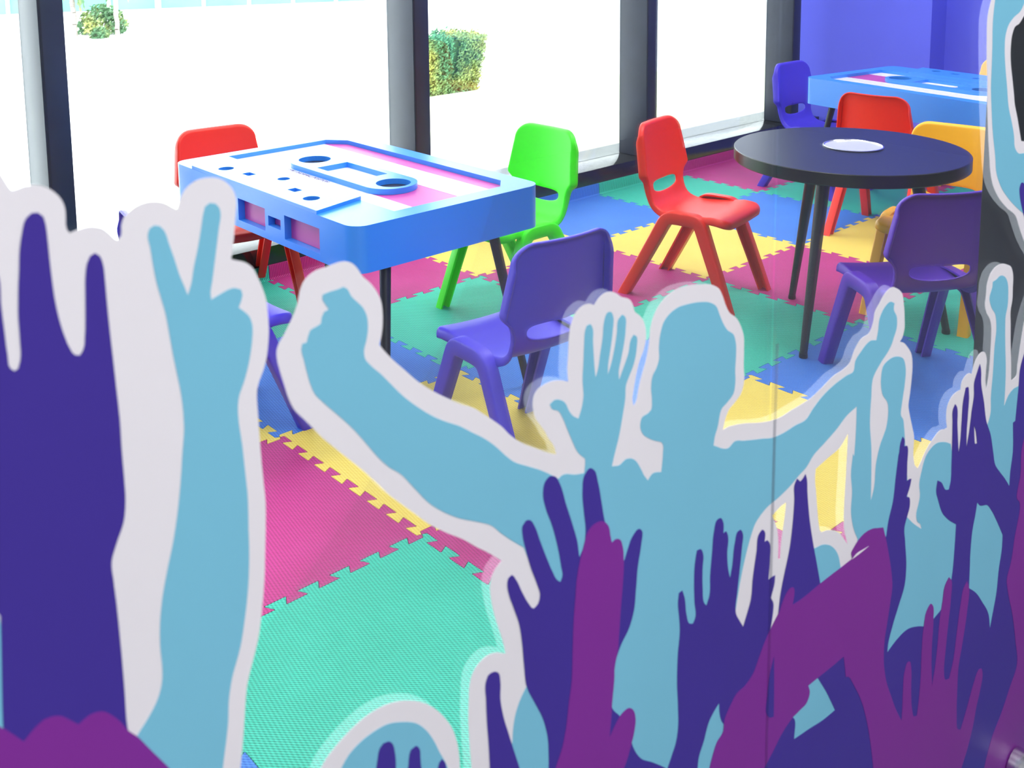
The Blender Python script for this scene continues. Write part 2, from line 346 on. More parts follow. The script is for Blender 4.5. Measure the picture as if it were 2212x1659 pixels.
DECAL = {
 'left_white': ['-35559,12072 -35460,12024 -35418,11962 -35391,11902 -35376,11878c -35348,11881 -35307,11891 -35258,11885 -35202,11864 -35155,11825 -35120,11775 -35106,11724 -35106,11670 -35105,11608 -35090,11583c -35051,11593 -35007,11600 -34954,11595 -34911,11578 -34869,11537 -34839,11499 -34822,11488c -34802,11509 -34799,11564 -34778,11615 -34734,11652 -34677,11674 -34602,11674 -34536,11654 -34489,11620 -34461,11600c -34444,11644 -34406,11704 -34344,11745 -34253,11754 -34182,11737 -34122,11692 -34083,11631 -34073,11575 -34081,11498 -34094,11401 -34109,11305 -34126,11217c -34093,11202 -34040,11180 -33988,11137 -33958,11080 -33921,10986 -33897,10898 -33888,10792 -33886,10708 -33895,10607 -33914,10508 -33938,10441 -33971,10378 -33988,10320 -33991,10258 -33988,10163 -33984,10003 -33978,9841 -33969,9677 -33962,9566 -33969,9377 -33979,9229 -33993,9032 -34018,8839 -34060,8622 -34096,8516 -34127,8429 -34149,8357 -34167,8243 -34184,8096 -34202,7949 -34225,7796 -34270,300c -35801,300c'],
 'left_cyan': ['-34646,11486 -34634,11516 -34605,11529 -34572,11518 -34545,11484 -34525,11413 -34496,11312 -34464,11189 -34438,11115 -34421,11060c -34398,11115 -34372,11226 -34341,11335 -34315,11446 -34295,11539 -34282,11580 -34251,11597 -34215,11587 -34191,11558 -34183,11508 -34197,11442 -34218,11328 -34239,11215 -34261,11101 -34274,11045 -34271,10995c -34218,11012 -34165,11028 -34112,11031 -34070,11010 -34061,10973 -34073,10935 -34091,10899c -34055,10864 -34019,10819 -34003,10764 -34007,10672 -34025,10574 -34051,10479 -34083,10395 -34113,10332 -34127,10254 -34126,10160 -34111,10017 -34098,9826 -34087,9635 -34091,9433 -34095,9245 -34112,9032 -34145,8825 -34192,8624 -34253,8461 -34282,8327 -34298,8155 -34329,7977 -34349,7869 -34382,300c -34973,300c -34956,8308 -34884,8409 -34813,8483 -34747,8575 -34713,8686 -34709,8768 -34714,8912 -34707,9049 -34684,9206 -34641,9382 -34599,9530 -34562,9695 -34532,9876 -34508,10073 -34487,10257 -34487,10291 -34488,10351 -34497,10473 -34515,10598 -34533,10721 -34550,10862 -34564,10972 -34583,11064 -34606,11165 -34624,11283 -34636,11400', '-35728,9723c -35611,9533 -35610,9283 -35635,8848c -35789,8878c'],
 'left_violet': ['-35589,11645 -35475,11427 -35474,11271 -35468,11122 -35461,10989 -35451,10906 -35432,10887 -35411,10894 -35398,10935 -35392,11057 -35391,11189 -35382,11318 -35369,11446 -35358,11556 -35340,11639 -35315,11712 -35285,11736 -35252,11732 -35225,11703 -35216,11657 -35212,11586 -35208,11453 -35203,11345 -35194,11218 -35180,11116 -35157,11010 -35132,10930 -35104,10881 -35079,10874 -35059,10900 -35044,10979 -35034,11096 -35027,11212 -35020,11320 -35007,11390 -34987,11430 -34959,11442 -34934,11419 -34919,11370 -34913,11276 -34910,11156 -34905,11015 -34897,10845 -34887,10634 -34877,10402 -34877,10245 -34873,10046 -34874,9914 -34894,9788 -34938,9687 -34976,9583 -34972,9447 -34963,9280 -34954,9003 -34949,8753 -34945,8485 -34935,8395c -34945,300c -35657,300c -35631,8902c -35615,9202c -35597,9526c -35722,9801c'],
 'left_purple': ['-35781,8985 -35645,8887 -35593,8819 -35531,8732c -35482,8770 -35421,8803 -35339,8787 -35271,8721 -35228,8670c -35162,8695 -35088,8678 -35028,8615 -34981,8547 -34946,8478 -34885,8395 -34824,8289 -34762,8182 -34699,8074 -34537,300c -35801,300c'],
 'arch_white': ['-33713,300c -33622,7443 -33573,7491 -33488,7543 -33376,7593 -33251,7627 -33125,7632 -32996,7609 -32865,7553 -32732,7467 -32610,7347 -32514,7216 -32445,7086 -32404,6951 -32384,6828 -32379,6714 -32347,300c'],
 'arch_cyan': ['-33596,300c -33458,7347 -33395,7411 -33307,7452 -33181,7473 -33052,7465 -32922,7411 -32790,7326 -32697,7214 -32630,7092 -32576,6963 -32522,6846 -32501,6786 -32462,300c'],
 'arch_violet': ['-33171,300c -33164,7174 -33149,7246 -33128,7315 -33095,7337 -33050,7327 -33012,7284 -32997,7217 -32989,7142 -32986,7044 -32954,6978 -32905,6973 -32880,7007 -32871,7073 -32849,7144 -32801,7149 -32768,7104 -32763,7023 -32752,6919 -32693,6799 -32622,6806 -32600,6843 -32585,6883 -32556,6897 -32529,6856 -32516,6794 -32485,300c'],
 'main_white': ['-32333,300c -32260,6644 -32280,6919 -32285,7085 -32278,7244 -32267,7367 -32236,7449 -32177,7499 -32098,7524 -31998,7507 -31887,7443c -31906,7527 -31955,7683 -32003,7836 -32035,7980 -32045,8098 -32028,8170 -31978,8228 -31917,8258c -32047,8377 -32182,8490 -32298,8594 -32492,8742 -32647,8873 -32768,9000 -32900,9136 -32987,9228 -33073,9338 -33201,9490 -33326,9628 -33447,9761 -33519,9842 -33588,9932 -33657,10021 -33725,10109 -33767,10208 -33792,10302 -33817,10394 -33836,10485 -33836,10548 -33820,10585 -33784,10628 -33735,10699 -33691,10772 -33665,10839 -33652,10889 -33626,10946 -33583,10983 -33523,11006 -33450,11011 -33376,11020 -33302,11018 -33241,10990 -33192,10935 -33162,10884 -33099,10819 -33043,10738 -33012,10664 -33002,10582 -33004,10492 -33020,10406 -33037,10360c -32990,10295 -32912,10203 -32819,10106 -32718,9999 -32577,9877 -32438,9775 -32311,9688 -32180,9613 -32097,9545 -31996,9458 -31911,9381 -31824,9282 -31700,9170 -31535,9062 -31404,8980 -31309,8931c -31337,9014 -31404,9109 -31441,9179 -31497,9255 -31552,9345 -31573,9436 -31565,9504 -31532,9549 -31457,9575 -31344,9576 -31249,9551 -31171,9516c -31181,9612 -31171,9753 -31161,9893 -31142,9987 -31093,10074 -30994,10120 -30914,10114 -30864,10090c -30823,10127 -30752,10160 -30648,10152 -30564,10106 -30532,10079c -30407,10015 -30376,9968 -30355,9906 -30282,9845 -30229,9774 -30203,9695 -30199,9622 -30225,9529 -30283,9430 -30327,9313 -30357,9193 -30372,9097 -30355,9040c -30324,9081 -30294,9188 -30254,9291 -30203,9406 -30166,9526 -30153,9609 -30143,9693 -30113,9771 -30061,9844 -29954,9919 -29824,9959 -29645,9960 -29438,9924 -29249,9871 -29151,9809 -29100,9735 -29048,9629 -28983,9535 -28881,9461 -28802,9361 -28746,9235 -28736,9088 -28735,8928 -28724,8763 -28764,8663 -28864,8598 -28964,8550 -29012,8486 -29053,8375c -28984,8380 -28856,8361 -28701,8325 -28460,8252 -28268,8205 -28101,8183 -27874,8194 -27700,8198 -27522,8210 -27312,8259 -27067,8326 -26877,8341 -26749,8375 -26659,8495 -26532,8587 -26332,8624 -26270,8718 -26243,8822 -26146,8908 -26013,9005 -25873,9030 -25762,8990 -25626,8890 -25579,8764 -25545,8582 -25539,8427 -25580,8341 -25633,8308c -25556,8277 -25436,8184 -25330,8056 -25298,7909 -25304,7752 -25327,7581 -25353,7430 -25301,7273 -25229,7108 -25230,7108 -25175,6968 -25177,6833 -25165,6691 -25126,6586 -25046,6510c -24977,6562 -24894,6640 -24795,6713 -24679,6766 -24560,6811 -24467,6818 -24371,6793 -24305,6792c -24343,6939 -24322,7090 -24230,7173 -24072,7202 -23979,7195c -23956,7290 -23855,7350 -23736,7349 -23675,7319c -23624,7418 -23537,7508 -23419,7543 -23316,7514 -23243,7399 -23244,7236 -23243,7094 -23202,6964c -23160,7116 -23141,7299 -23138,7486 -23141,7721 -23169,7868 -23219,7951 -23332,8073 -23384,8178 -23370,8312 -23354,8468 -23292,8567 -23151,8637 -23001,8649 -22789,8600 -22622,8515 -22553,8393 -22539,8200 -22533,8032 -22569,7899 -22543,7701 -22505,7402 -22449,7095 -22417,6846c -22326,6850 -22257,6866 -22237,7008 -22204,7170 -22152,7400 -22091,7604 -21411,8360c -20111,300c', '-26724,7543 -26884,7439 -27132,7399 -27373,7359 -27380,7262 -27344,7050 -27308,6836 -27274,6679 -27232,6575 -27106,6538 -26977,6485 -26844,6401 -26733,6280 -26648,6177c -26679,6258 -26725,6367 -26749,6525 -26751,6763 -26739,6979 -26732,7269', '-27924,7192 -28036,7181 -28178,7142 -28118,7036 -28069,6920 -28052,6789 -28046,6676 -28043,6599c -28009,6591 -28003,6699 -27986,6831 -27964,6932 -27940,7061'],
 'main_cyan': ['-33656,10496 -33648,10537 -33613,10538 -33605,10568 -33586,10611 -33537,10625 -33501,10636 -33493,10677 -33474,10710 -33437,10717 -33460,10755 -33483,10793 -33481,10830 -33420,10837 -33358,10838 -33315,10844 -33284,10820 -33261,10770 -33212,10714 -33163,10657 -33133,10583 -33129,10503 -33145,10418 -33166,10356 -33161,10299 -33111,10228 -33035,10148 -32957,10055 -32864,9945 -32783,9861 -32717,9800 -32597,9697 -32473,9610 -32330,9523 -32200,9425 -32084,9338 -31965,9228 -31861,9115 -31791,9048 -31629,8946 -31481,8856 -31357,8767 -31290,8713c -31251,8728 -31192,8720 -31113,8684 -31033,8661 -30982,8650c -30972,8721 -30972,8774c -31053,8855 -31133,9001 -31191,9124 -31230,9209 -31288,9301 -31364,9347 -31383,9389 -31336,9409 -31269,9392 -31211,9348 -31162,9259 -31113,9199 -31053,9158c -31023,9214 -30993,9322 -31003,9471 -30993,9629 -30984,9800 -30974,9899 -30954,9937 -30914,9940 -30883,9896 -30879,9786 -30868,9636 -30856,9515 -30845,9453c -30821,9504 -30790,9643 -30760,9782 -30740,9923 -30709,9981 -30657,9978 -30630,9931 -30635,9807 -30666,9637 -30690,9525 -30696,9430c -30665,9487 -30613,9637 -30582,9777 -30562,9891 -30520,9917 -30476,9883 -30471,9777 -30496,9633 -30527,9522 -30558,9410 -30551,9340c -30494,9437 -30430,9554 -30399,9667 -30366,9698 -30326,9669 -30325,9570 -30363,9428 -30428,9326 -30460,9274 -30470,9155 -30511,8970 -30553,8815 -30606,8680 -30638,8584c -30530,8560 -30464,8583 -30398,8571 -30331,8527 -30262,8431 -30216,8350 -30158,8273c -30101,8315 -30031,8306 -29972,8284c -29961,8353 -29951,8446 -29953,8543 -29977,8576c -30063,8618 -30150,8671 -30236,8745 -30269,8830 -30249,8896 -30164,8912 -30122,8928 -30112,9013 -30125,9135 -30105,9246 -30052,9304 -30021,9368 -30023,9485 -30003,9611 -29961,9702 -29886,9755 -29776,9786 -29619,9782 -29434,9755 -29292,9714 -29194,9651 -29143,9561 -29092,9470 -29015,9372 -28913,9297 -28872,9191 -28868,9063 -28876,8938 -28871,8792 -28893,8703 -28992,8639 -29090,8591 -29113,8535 -29135,8447 -29181,8351 -29198,8270c -29128,8229 -29053,8187 -28951,8159 -28876,8189 -28694,8142 -28507,8089 -28371,8052 -28260,8017 -28036,7990 -27807,7999 -27571,8007 -27484,8066 -27306,8151 -27061,8216 -26806,8247 -26659,8257 -26633,8359 -26522,8437 -26324,8510 -26184,8481 -26156,8576 -26132,8718 -26035,8824 -25896,8863 -25803,8821 -25816,8767 -25733,8632 -25729,8497 -25787,8399 -25828,8332 -25901,8270 -26067,8174 -26228,8038 -26250,7820 -26257,7514 -26203,7185 -26180,6862 -26166,6520c -26113,6626 -26073,6970 -26008,7137 -25867,7341 -25861,7613 -25999,7782 -26043,7961 -26005,8115 -25873,8158 -25674,8138 -25527,8062 -25467,7934 -25472,7744 -25512,7543 -25529,7356 -25475,7295 -25440,7175 -25412,7036c -25293,6423c -25266,5957c -25105,5813 -24872,5638c -24900,5707 -24995,5791 -25028,5918 -24992,5994 -24957,6093 -24985,6307 -24944,6426 -24850,6595 -24659,6673 -24335,6606 -24179,6528c -24092,6276c -23305,6016c -23125,6403c -23034,6555 -23048,6803 -23026,7134 -23020,7517 -22996,7750 -23047,7954 -23194,8110 -23260,8244 -23187,8389 -23211,8226 -23192,8360 -23188,8451 -23079,8459 -22980,8482 -22820,8433 -22730,8341 -22679,8140 -22684,7976 -22723,7867 -22720,7724 -22686,7453 -22626,7099 -22604,6802 -22607,6527c -22488,6643 -22332,6692 -22156,6682c -21121,6388c -20111,300c -31808,300c -31785,6366c -31845,6571c -31828,6613 -31819,6710 -31790,6847 -31736,6954 -31665,7035c -31519,7353c -31451,7728c -31630,8142c -31682,8271c -31805,8380 -31924,8494 -32022,8598 -32179,8696 -32344,8790 -32488,8895 -32628,9023 -32763,9193 -32894,9358 -32975,9429 -33067,9535 -33156,9659 -33231,9765 -33317,9874 -33414,9985 -33509,10093 -33567,10167 -33600,10253 -33621,10335 -33641,10428', '-26563,7809c -26776,7768 -26981,7678 -27217,7601 -27446,7527 -27557,7451 -27701,7407 -27857,7351 -28073,7301 -28284,7271 -28401,7225 -28488,7167 -28536,7094 -28611,6940 -28684,6746 -28741,6544 -28788,6339c -28644,6083c -28447,6051c -28201,5804c -28000,5946c -27751,5939c -27368,6211c -27354,6428 -27182,6400 -26983,6293 -26856,6147 -26784,5955c -26477,5939c -26430,6153c -26523,6308 -26600,6548 -26596,6800 -26633,7042 -26607,7259 -26577,7215 -26561,7515'],
 'raised_hand_violet': ['-31411,300c -31415,6149 -31415,6254 -31425,6437 -31479,6642 -31577,6851 -31661,7033 -31691,7252 -31710,7447 -31740,7629 -31801,7806 -31850,7944 -31866,8033 -31853,8084 -31818,8096 -31777,8042 -31706,7895 -31634,7762 -31577,7694 -31527,7713 -31505,7770 -31537,7885 -31600,8046 -31661,8238 -31697,8384 -31697,8465 -31659,8495 -31607,8477 -31565,8411 -31502,8253 -31428,8071 -31363,7925 -31308,7824 -31270,7790 -31248,7823 -31263,7932 -31307,8138 -31372,8349 -31436,8508 -31468,8652 -31446,8742 -31392,8774 -31326,8747 -31272,8660 -31206,8467 -31127,8250 -31070,8072 -31043,7914c -30978,7999c -30967,8133 -30990,8314 -31006,8491 -30979,8634 -30921,8672 -30863,8634 -30815,8504 -30767,8295 -30730,8123 -30681,7980c -30518,7589c -30469,7640 -30432,7715 -30369,7815 -30281,7860 -30236,7824 -30245,7690 -30289,7489 -30308,7313 -30348,7055 -30411,6937 -30500,6850 -30562,6752 -30610,6537c -30626,6295 -30519,6147c -30375,5883c -30342,5759 -30226,5557 -30049,5409 -29851,5232 -29766,300c'],
 'low_finger_violet': ['-32059,300c -32072,6535 -32080,6722 -32096,6948 -32103,7150 -32101,7313 -32080,7352 -32020,7354 -31970,7320 -31951,7235 -31953,7086 -31924,6920 -31865,6718 -31814,6553 -31749,6345 -31678,300c'],
 'wide_hand_violet': ['-29905,300c -29830,5220 -29775,5306 -29706,5428 -29680,5554 -29685,5797 -29705,6065 -29696,6357 -29673,6580 -29690,6744 -29707,6868 -29695,6969 -29644,6975 -29608,6881 -29575,6690 -29530,6580 -29471,6552 -29443,6588 -29456,6772 -29467,6973 -29457,7184 -29431,7289 -29373,7280 -29333,7208 -29338,7073 -29333,6873 -29298,6679 -29268,6645 -29230,6707 -29216,6940 -29192,7168 -29168,7375 -29126,7476 -29066,7475 -29018,7402 -29015,7292c -28975,7299 -28943,7242 -28946,7042 -28918,6848 -28890,6765c -28862,6865 -28823,7111 -28780,7215 -28733,7216 -28692,7158 -28703,7000 -28733,6767 -28764,6555 -28781,6336 -28714,6221 -28646,6120c -28600,6209 -28524,6362 -28500,6581 -28445,6849 -28403,7039 -28354,7060 -28302,7007 -28308,6905c -28264,6908 -28218,6857 -28203,6661 -28221,6446c -28160,6451 -28098,6445 -28105,6362 -28167,6219c -28119,6143 -28124,6005 -28169,5854 -28234,5777 -28297,5657 -28323,5454c -28612,5175c -28927,5173c -28983,5250 -29018,5353 -29030,5475c -29098,5438 -29187,5363 -29274,5183 -29346,5058 -29364,4947 -29406,300c'],
 'lone_arm_violet': ['-27767,7355 -27733,7385 -27677,7330c -27624,7344 -27578,7381 -27550,7317 -27530,7158 -27477,6854 -27376,6481 -27285,6197 -27205,5936c -27413,5782c -27814,5748c -28032,5897c -28019,5977 -27977,6218 -27916,6407 -27838,6633 -27797,6874 -27774,7145'],
 'right_violet': ['-28459,300c -28241,4288c -28048,4668c -27704,4603c -27646,4537 -27641,4291c -27330,4247 -27056,4201 -26799,4187c -26995,4512 -27195,4800c -26649,4790c -26446,4851c -26039,5142c -25948,5685c -25767,5925c -25735,6082 -25641,6311 -25597,6610 -25551,6883 -25548,6845 -25510,7026 -25473,7074 -25418,7016 -25419,6930c -25361,6920 -25326,6655 -25316,6449c -25245,6449 -25201,6433 -25228,6354 -25303,6238c -25232,6200 -25213,6081 -25267,5968 -25321,5856 -25290,5641 -25232,5275 -25259,5033 -25383,4837 -25507,4642 -25605,4437 -25620,4325c -25393,4383 -25157,4397 -24858,4305 -24670,4215c -24545,4168c -24420,4202c -24292,4222 -24179,4245c -23989,4460c -23950,4606 -23918,4970 -23910,5310c -24156,5482 -24328,5642 -24450,5847 -24529,6032 -24505,6151 -24397,6085 -24253,5926 -24172,5901 -24134,5985c -24128,6031 -24134,6220 -24144,6551 -24161,6811 -24166,6997 -24111,7048 -24057,6985 -24022,6741 -23967,6442 -23945,6321c -23918,6425 -23901,6724 -23885,7022 -23830,7179 -23767,7171 -23731,7067 -23729,6784 -23738,6551 -23721,6308c -23662,6525 -23618,6795 -23576,6994 -23588,7186 -23525,7285 -23452,7393 -23414,7322 -23379,7098 -23271,6826 -23157,6499 -22998,6250 -22885,5963 -22807,5761 -22623,5568 -22438,5398 -22278,5230c -22274,5413 -22227,5704 -22278,6180c -22205,6181 -22182,6427 -22158,6672 -22138,6942 -22028,7136 -21369,8075c -20111,300c', '-23300,5381c -23236,5318 -22963,5205 -22829,5074 -22619,4819 -22408,4538c -22406,4329 -22466,4064 -22510,3676 -22599,3395 -22656,3212c -22727,3456 -22972,3773 -23172,3992 -23415,4179c -23420,4426 -23429,4762 -23402,5027 -23339,5221', '-23529,6570c -23466,6458 -23405,6269 -23456,6275 -23499,6398'],
 'mid_purple': ['-31438,300c -31337,6103 -31256,6252 -31210,6405 -31175,6618 -31140,6813 -31128,7072 -31117,7330 -31093,7581 -31070,7762 -31036,7885 -30990,8004 -30943,8106 -30861,8142 -30754,8124 -30682,8051 -30657,7952 -30639,7878c -30595,7891 -30533,7865 -30495,7778 -30481,7627 -30492,7433 -30515,7225 -30538,6961 -30562,6771 -30586,6709 -30598,6530 -30621,6357 -30638,6180 -30657,6013c -30582,6093 -30494,6157 -30404,6165 -30338,6111 -30303,5996 -30323,5873 -30374,5748 -30425,5643 -30463,5591 -30562,300c'],
 'diag_purple': ['-29256,300c -29173,4835 -29115,4967 -29056,5059 -28963,5113 -28936,5245 -28844,5343 -28750,5420 -28589,5441 -28459,5502 -28363,5626 -28283,5737 -28202,5826 -28102,5908 -28002,5991 -27936,6091 -27816,6167 -27743,6145 -27728,6061 -27759,5950c -27606,5939 -27421,5943 -27195,5954 -26844,5958 -26541,5961c -26567,6047 -26508,6092 -26408,6144 -26242,6170 -26113,6152 -25935,6091 -25853,6062c -25788,5909 -25703,5678 -25612,5392 -25572,5175 -25603,4989 -25654,4763 -25704,4536 -25708,4286 -25640,3997 -25474,3653 -25309,3356 -25178,3161c -25173,3335 -25176,3600 -25157,3825 -25093,3923 -25028,3904 -24984,3789 -24958,3485 -24905,3164 -24845,3037 -24767,3008 -24735,3206 -24712,3517 -24719,3867 -24699,4202 -24620,4429 -24532,4467 -24465,4410 -24433,4181 -24439,3862 -24429,3587 -24379,3229c -24322,3451 -24276,3782 -24254,4096 -24199,4340 -24142,4556 -24042,4620 -23971,4547 -23955,4282 -23998,3919 -24039,3527 -24053,3286 -23999,3119 -23886,3074 -23796,3266 -23726,3650 -23656,4034 -23571,4272 -23492,4314 -23424,4205 -23441,3849 -23535,3416 -23615,3118 -23616,2750 -23592,2366 -23540,2136 -23448,2070 -23349,2204 -23226,2399 -23102,2595 -22971,2731 -22879,2708 -22825,2597 -22872,2386 -22966,2171 -23054,1894 -23199,1622 -23351,1418 -23722,300c -25815,300c -25851,2884 -25918,3178 -26035,3574 -26194,3962 -26476,4416c -26525,4468 -26590,4501c -26620,4649 -26653,4791c -26852,4792 -27246,4806 -27391,4809c -27355,4703 -27407,4615 -27537,4593 -27685,4581 -27898,4495 -28070,4366 -28213,4272 -28289,300c'],
 'edge_purple': ['-21852,5830 -21923,5673 -21916,5281 -21983,4914 -21907,4854 -21995,4302 -22077,3953 -22179,3762 -22122,3558 -21899,3065 -21740,2593 -21640,2080 -21813,1891 -22097,1579 -22383,1339 -22588,970 -22817,300c -20111,300c -21099,6237'],
 'slit_violet': ['-28085,5507 -28148,5364 -28190,5122 -28198,4906 -28132,4826 -28061,4798 -28065,5056'],
 'slit_white': ['-26553,5959c -26437,5956 -26185,5965c -26270,5973 -26480,5982'],
 'top_white': ['-21677,13092 -23541,13116 -23602,12546 -23681,12205 -23733,12092 -23761,11957 -23747,11722 -23712,11424 -23670,11182 -23639,10920 -23594,10653 -23547,10404 -23495,10192 -23438,9978 -23348,9797 -23162,9597 -22878,9396 -22562,9205 -22471,9078 -22253,8802 -20864,7814c', '-21580,12462c -22295,12124 -22677,11942 -22814,11849 -22951,11808 -23010,11722 -23036,11562 -23009,11356 -22935,11143 -22860,10928 -22819,10798 -22723,10619 -22623,10416 -22542,10249c -22446,10231 -21209,10052c'],
 'top_cyan': ['-21649,12904 -23185,12937 -23403,12538 -23570,12198 -23596,12044 -23602,11907 -23579,11609 -23566,11310 -23557,11090 -23505,10802 -23431,10488 -23324,10165 -23266,9949 -23109,9734 -22845,9517 -22527,9318 -22307,9199 -20954,8397c', '-21619,12716c -22534,12259 -22700,12107 -22789,12021 -23014,11934 -23143,11853 -23211,11738 -23218,11537 -23167,11310 -23088,11057 -23006,10780 -22883,10557 -22785,10355 -22741,10200 -22631,10103 -22424,10067 -21180,9866c'],
 'top_violet': ['-22301,9154 -22401,9305 -22488,9473 -22516,9608 -22474,9665 -22398,9652 -22364,9625 -21086,9252c -20976,8541c'],
}

# ================================================================ VINYL STICKERS on the glass
def parse_loop(s):
    P, C = [], []
    for t in s.split():
        c = t.endswith('c'); a, b = t.rstrip('c').split(',')
        P.append(Vector((int(a) / 10000, int(b) / 10000))); C.append(c)
    n = len(P)
    for i in range(n):
        u, v = P[i] - P[i - 1], P[(i + 1) % n] - P[i]
        if u.length > 1e-6 and v.length > 1e-6 and u.normalized().dot(v.normalized()) < 0.25: C[i] = True
    return catmull(P, C, 0.0025)
def decal_mesh(name, layer):
    loops_all = [parse_loop(s) for s in DECAL[name]]
    pts = []; edges = []
    for lp in loops_all:
        b = len(pts); pts += lp; n = len(lp); edges += [(b + k, b + (k + 1) % n) for k in range(n)]
    res = delaunay_2d_cdt(pts, edges, [], 0, 1e-6)
    V, F = res[0], res[2]
    keep = []
    x1 = GX + 0.00025 * (layer + 1); x0 = GX + 0.00005 if layer == 0 else x1 - 0.0002
    for f in F:
        cx = sum(V[i].x for i in f) / 3; cy = sum(V[i].y for i in f) / 3
        c = False
        for lp in loops_all:
            if inside(lp, cx, cy): c = not c
        if c: keep.append(f)
    nv = len(V)
    vs = [(x1, v.x, v.y) for v in V] + [(x0, v.x, v.y) for v in V]
    fs = [tuple(f) for f in keep] + [tuple(i + nv for i in reversed(f)) for f in keep]
    cnt = {}
    for f in keep:
        for a, b in ((f[0], f[1]), (f[1], f[2]), (f[2], f[0])): cnt[(a, b)] = cnt.get((a, b), 0) + 1
    for (a, b) in cnt:
        if (b, a) not in cnt: fs.append((b, a, a + nv, b + nv))
    return newmesh(name, vs, fs)
VW = mat('white_vinyl', srgb(226, 224, 230), 0.55, 0.35, mottle=0.02, bump=0.12, bscale=1500)
VC = mat('cyan_vinyl', srgb(118, 188, 214), 0.55, 0.35, mottle=0.03, bump=0.12, bscale=1500)
VV = mat('violet_vinyl', srgb(62, 46, 146), 0.55, 0.35, mottle=0.04, bump=0.12, bscale=1500)
VP = mat('purple_vinyl', srgb(124, 42, 148), 0.55, 0.35, mottle=0.04, bump=0.12, bscale=1500)
def sticker(name, label, group, parts):
    root = tag(empty(name, (GX, -2.8, 0.0)), label, 'sticker', group)
    back = None
    for pname, key, m, layer, plabel in parts:
        o = link(pname, decal_mesh(key, layer), m, root); o.location = (-GX, 2.8, 0)
        if plabel: o['label'] = plabel
    return root
G = 'concert crowd stickers on the glass'
sticker('crowd_sticker', 'white edged vinyl sticker of a victory sign hand beside a wide violet hand', G, [
    ('sticker_backing', 'left_white', VW, 0, 'white vinyl border'), ('arm_silhouette', 'left_cyan', VC, 1, 'cyan arm making a victory sign'),
    ('hand_silhouette', 'left_violet', VV, 2, 'large violet spread hand'), ('head_silhouette', 'left_purple', VP, 3, 'purple scalloped hair')])
sticker('crowd_sticker', 'small domed vinyl sticker of a cyan head with violet fingertips at the bottom', G, [
    ('sticker_backing', 'arch_white', VW, 0, 'white vinyl border'), ('head_silhouette', 'arch_cyan', VC, 1, 'rounded cyan head'),
    ('hand_silhouette', 'arch_violet', VV, 2, 'violet fingertips')])
sticker('crowd_sticker', 'long vinyl sticker of a cyan singer with outstretched arms above raised violet and purple hands', G, [
    ('sticker_backing', 'main_white', VW, 0, 'white vinyl border'), ('singer_silhouette', 'main_cyan', VC, 1, 'cyan singer and raised arms'),
    ('hand_silhouette', 'raised_hand_violet', VV, 2, 'violet hand behind the purple one'),
    ('hand_silhouette', 'low_finger_violet', VV, 2, 'single violet finger low at the border'),
    ('hand_silhouette', 'wide_hand_violet', VV, 2, 'pair of violet hands below the singer'),
    ('arm_silhouette', 'lone_arm_violet', VV, 2, 'narrow violet arm with two fingertips'),
    ('crowd_silhouette', 'right_violet', VV, 2, 'merged violet arms, waving hand and heads'),
    ('hand_silhouette', 'mid_purple', VP, 3, 'upright purple hand'),
    ('arm_silhouette', 'diag_purple', VP, 3, 'purple diagonal arm and open hand'),
    ('edge_silhouette', 'edge_purple', VP, 3, 'purple body by the post'),
    ('finger_gap', 'slit_violet', VV, 4, 'narrow violet gap'), ('finger_gap', 'slit_white', VW, 4, 'thin white gap')])
sticker('crowd_sticker', 'tall cyan vinyl sticker with white outline standing before the black post', G, [
    ('sticker_backing', 'top_white', VW, 0, 'white vinyl border'), ('figure_silhouette', 'top_cyan', VC, 1, 'cyan raised figure'),
    ('hand_silhouette', 'top_violet', VV, 2, 'violet fingertip')])
# round steel fitting through the glass near the floor
bm = bmesh.new(); lathe(bm, [(0, 0.0), (0.026, 0.0), (0.028, 0.002), (0.028, 0.036), (0.025, 0.04), (0, 0.04)], 40)
cap = bm2me('glass_fitting', bm, True)
fit = tag(empty('glass_fitting', (GX, -2.158, 0.045)), 'round brushed steel fitting on the glass by the post, near the floor', 'fitting')
o = link('fitting_cap', cap, M_chrome, fit); o.rotation_euler = (0, PI / 2, 0); o.location = (0.0012, 0, 0)
bm = bmesh.new(); lathe(bm, [(0, 0.0), (0.012, 0.0), (0.012, 0.006), (0, 0.006)], 6)
o = link('fitting_screw', bm2me('screw', bm), M_black, fit); o.rotation_euler = (0, PI / 2, 0); o.location = (0.0412, 0, 0)

# ================================================================ CHILDREN'S CHAIRS
def spline(pts, n):
    out = []; m = len(pts)
    for i in range(m - 1):
        p0 = pts[max(i - 1, 0)]; p1 = pts[i]; p2 = pts[i + 1]; p3 = pts[min(i + 2, m - 1)]
        for q in range(n):
            t = q / n
            out.append(tuple(0.5 * (2 * b + (c - a) * t + (2 * a - 5 * b + 4 * c - d) * t * t + (3 * b - a - 3 * c + d) * t ** 3) for a, b, c, d in zip(p0, p1, p2, p3)))
    out.append(tuple(pts[-1])); return out
PROF = spline([(-0.163, 0.608), (-0.157, 0.568), (-0.149, 0.52), (-0.142, 0.47), (-0.136, 0.425), (-0.131, 0.39), (-0.122, 0.355), (-0.104, 0.325),
               (-0.072, 0.307), (-0.03, 0.301), (0.02, 0.303), (0.07, 0.308), (0.12, 0.312), (0.16, 0.309), (0.19, 0.299)], 8)
SARC = [0.0]
for a, b in zip(PROF, PROF[1:]): SARC.append(SARC[-1] + math.dist(a, b))
STOT = SARC[-1]
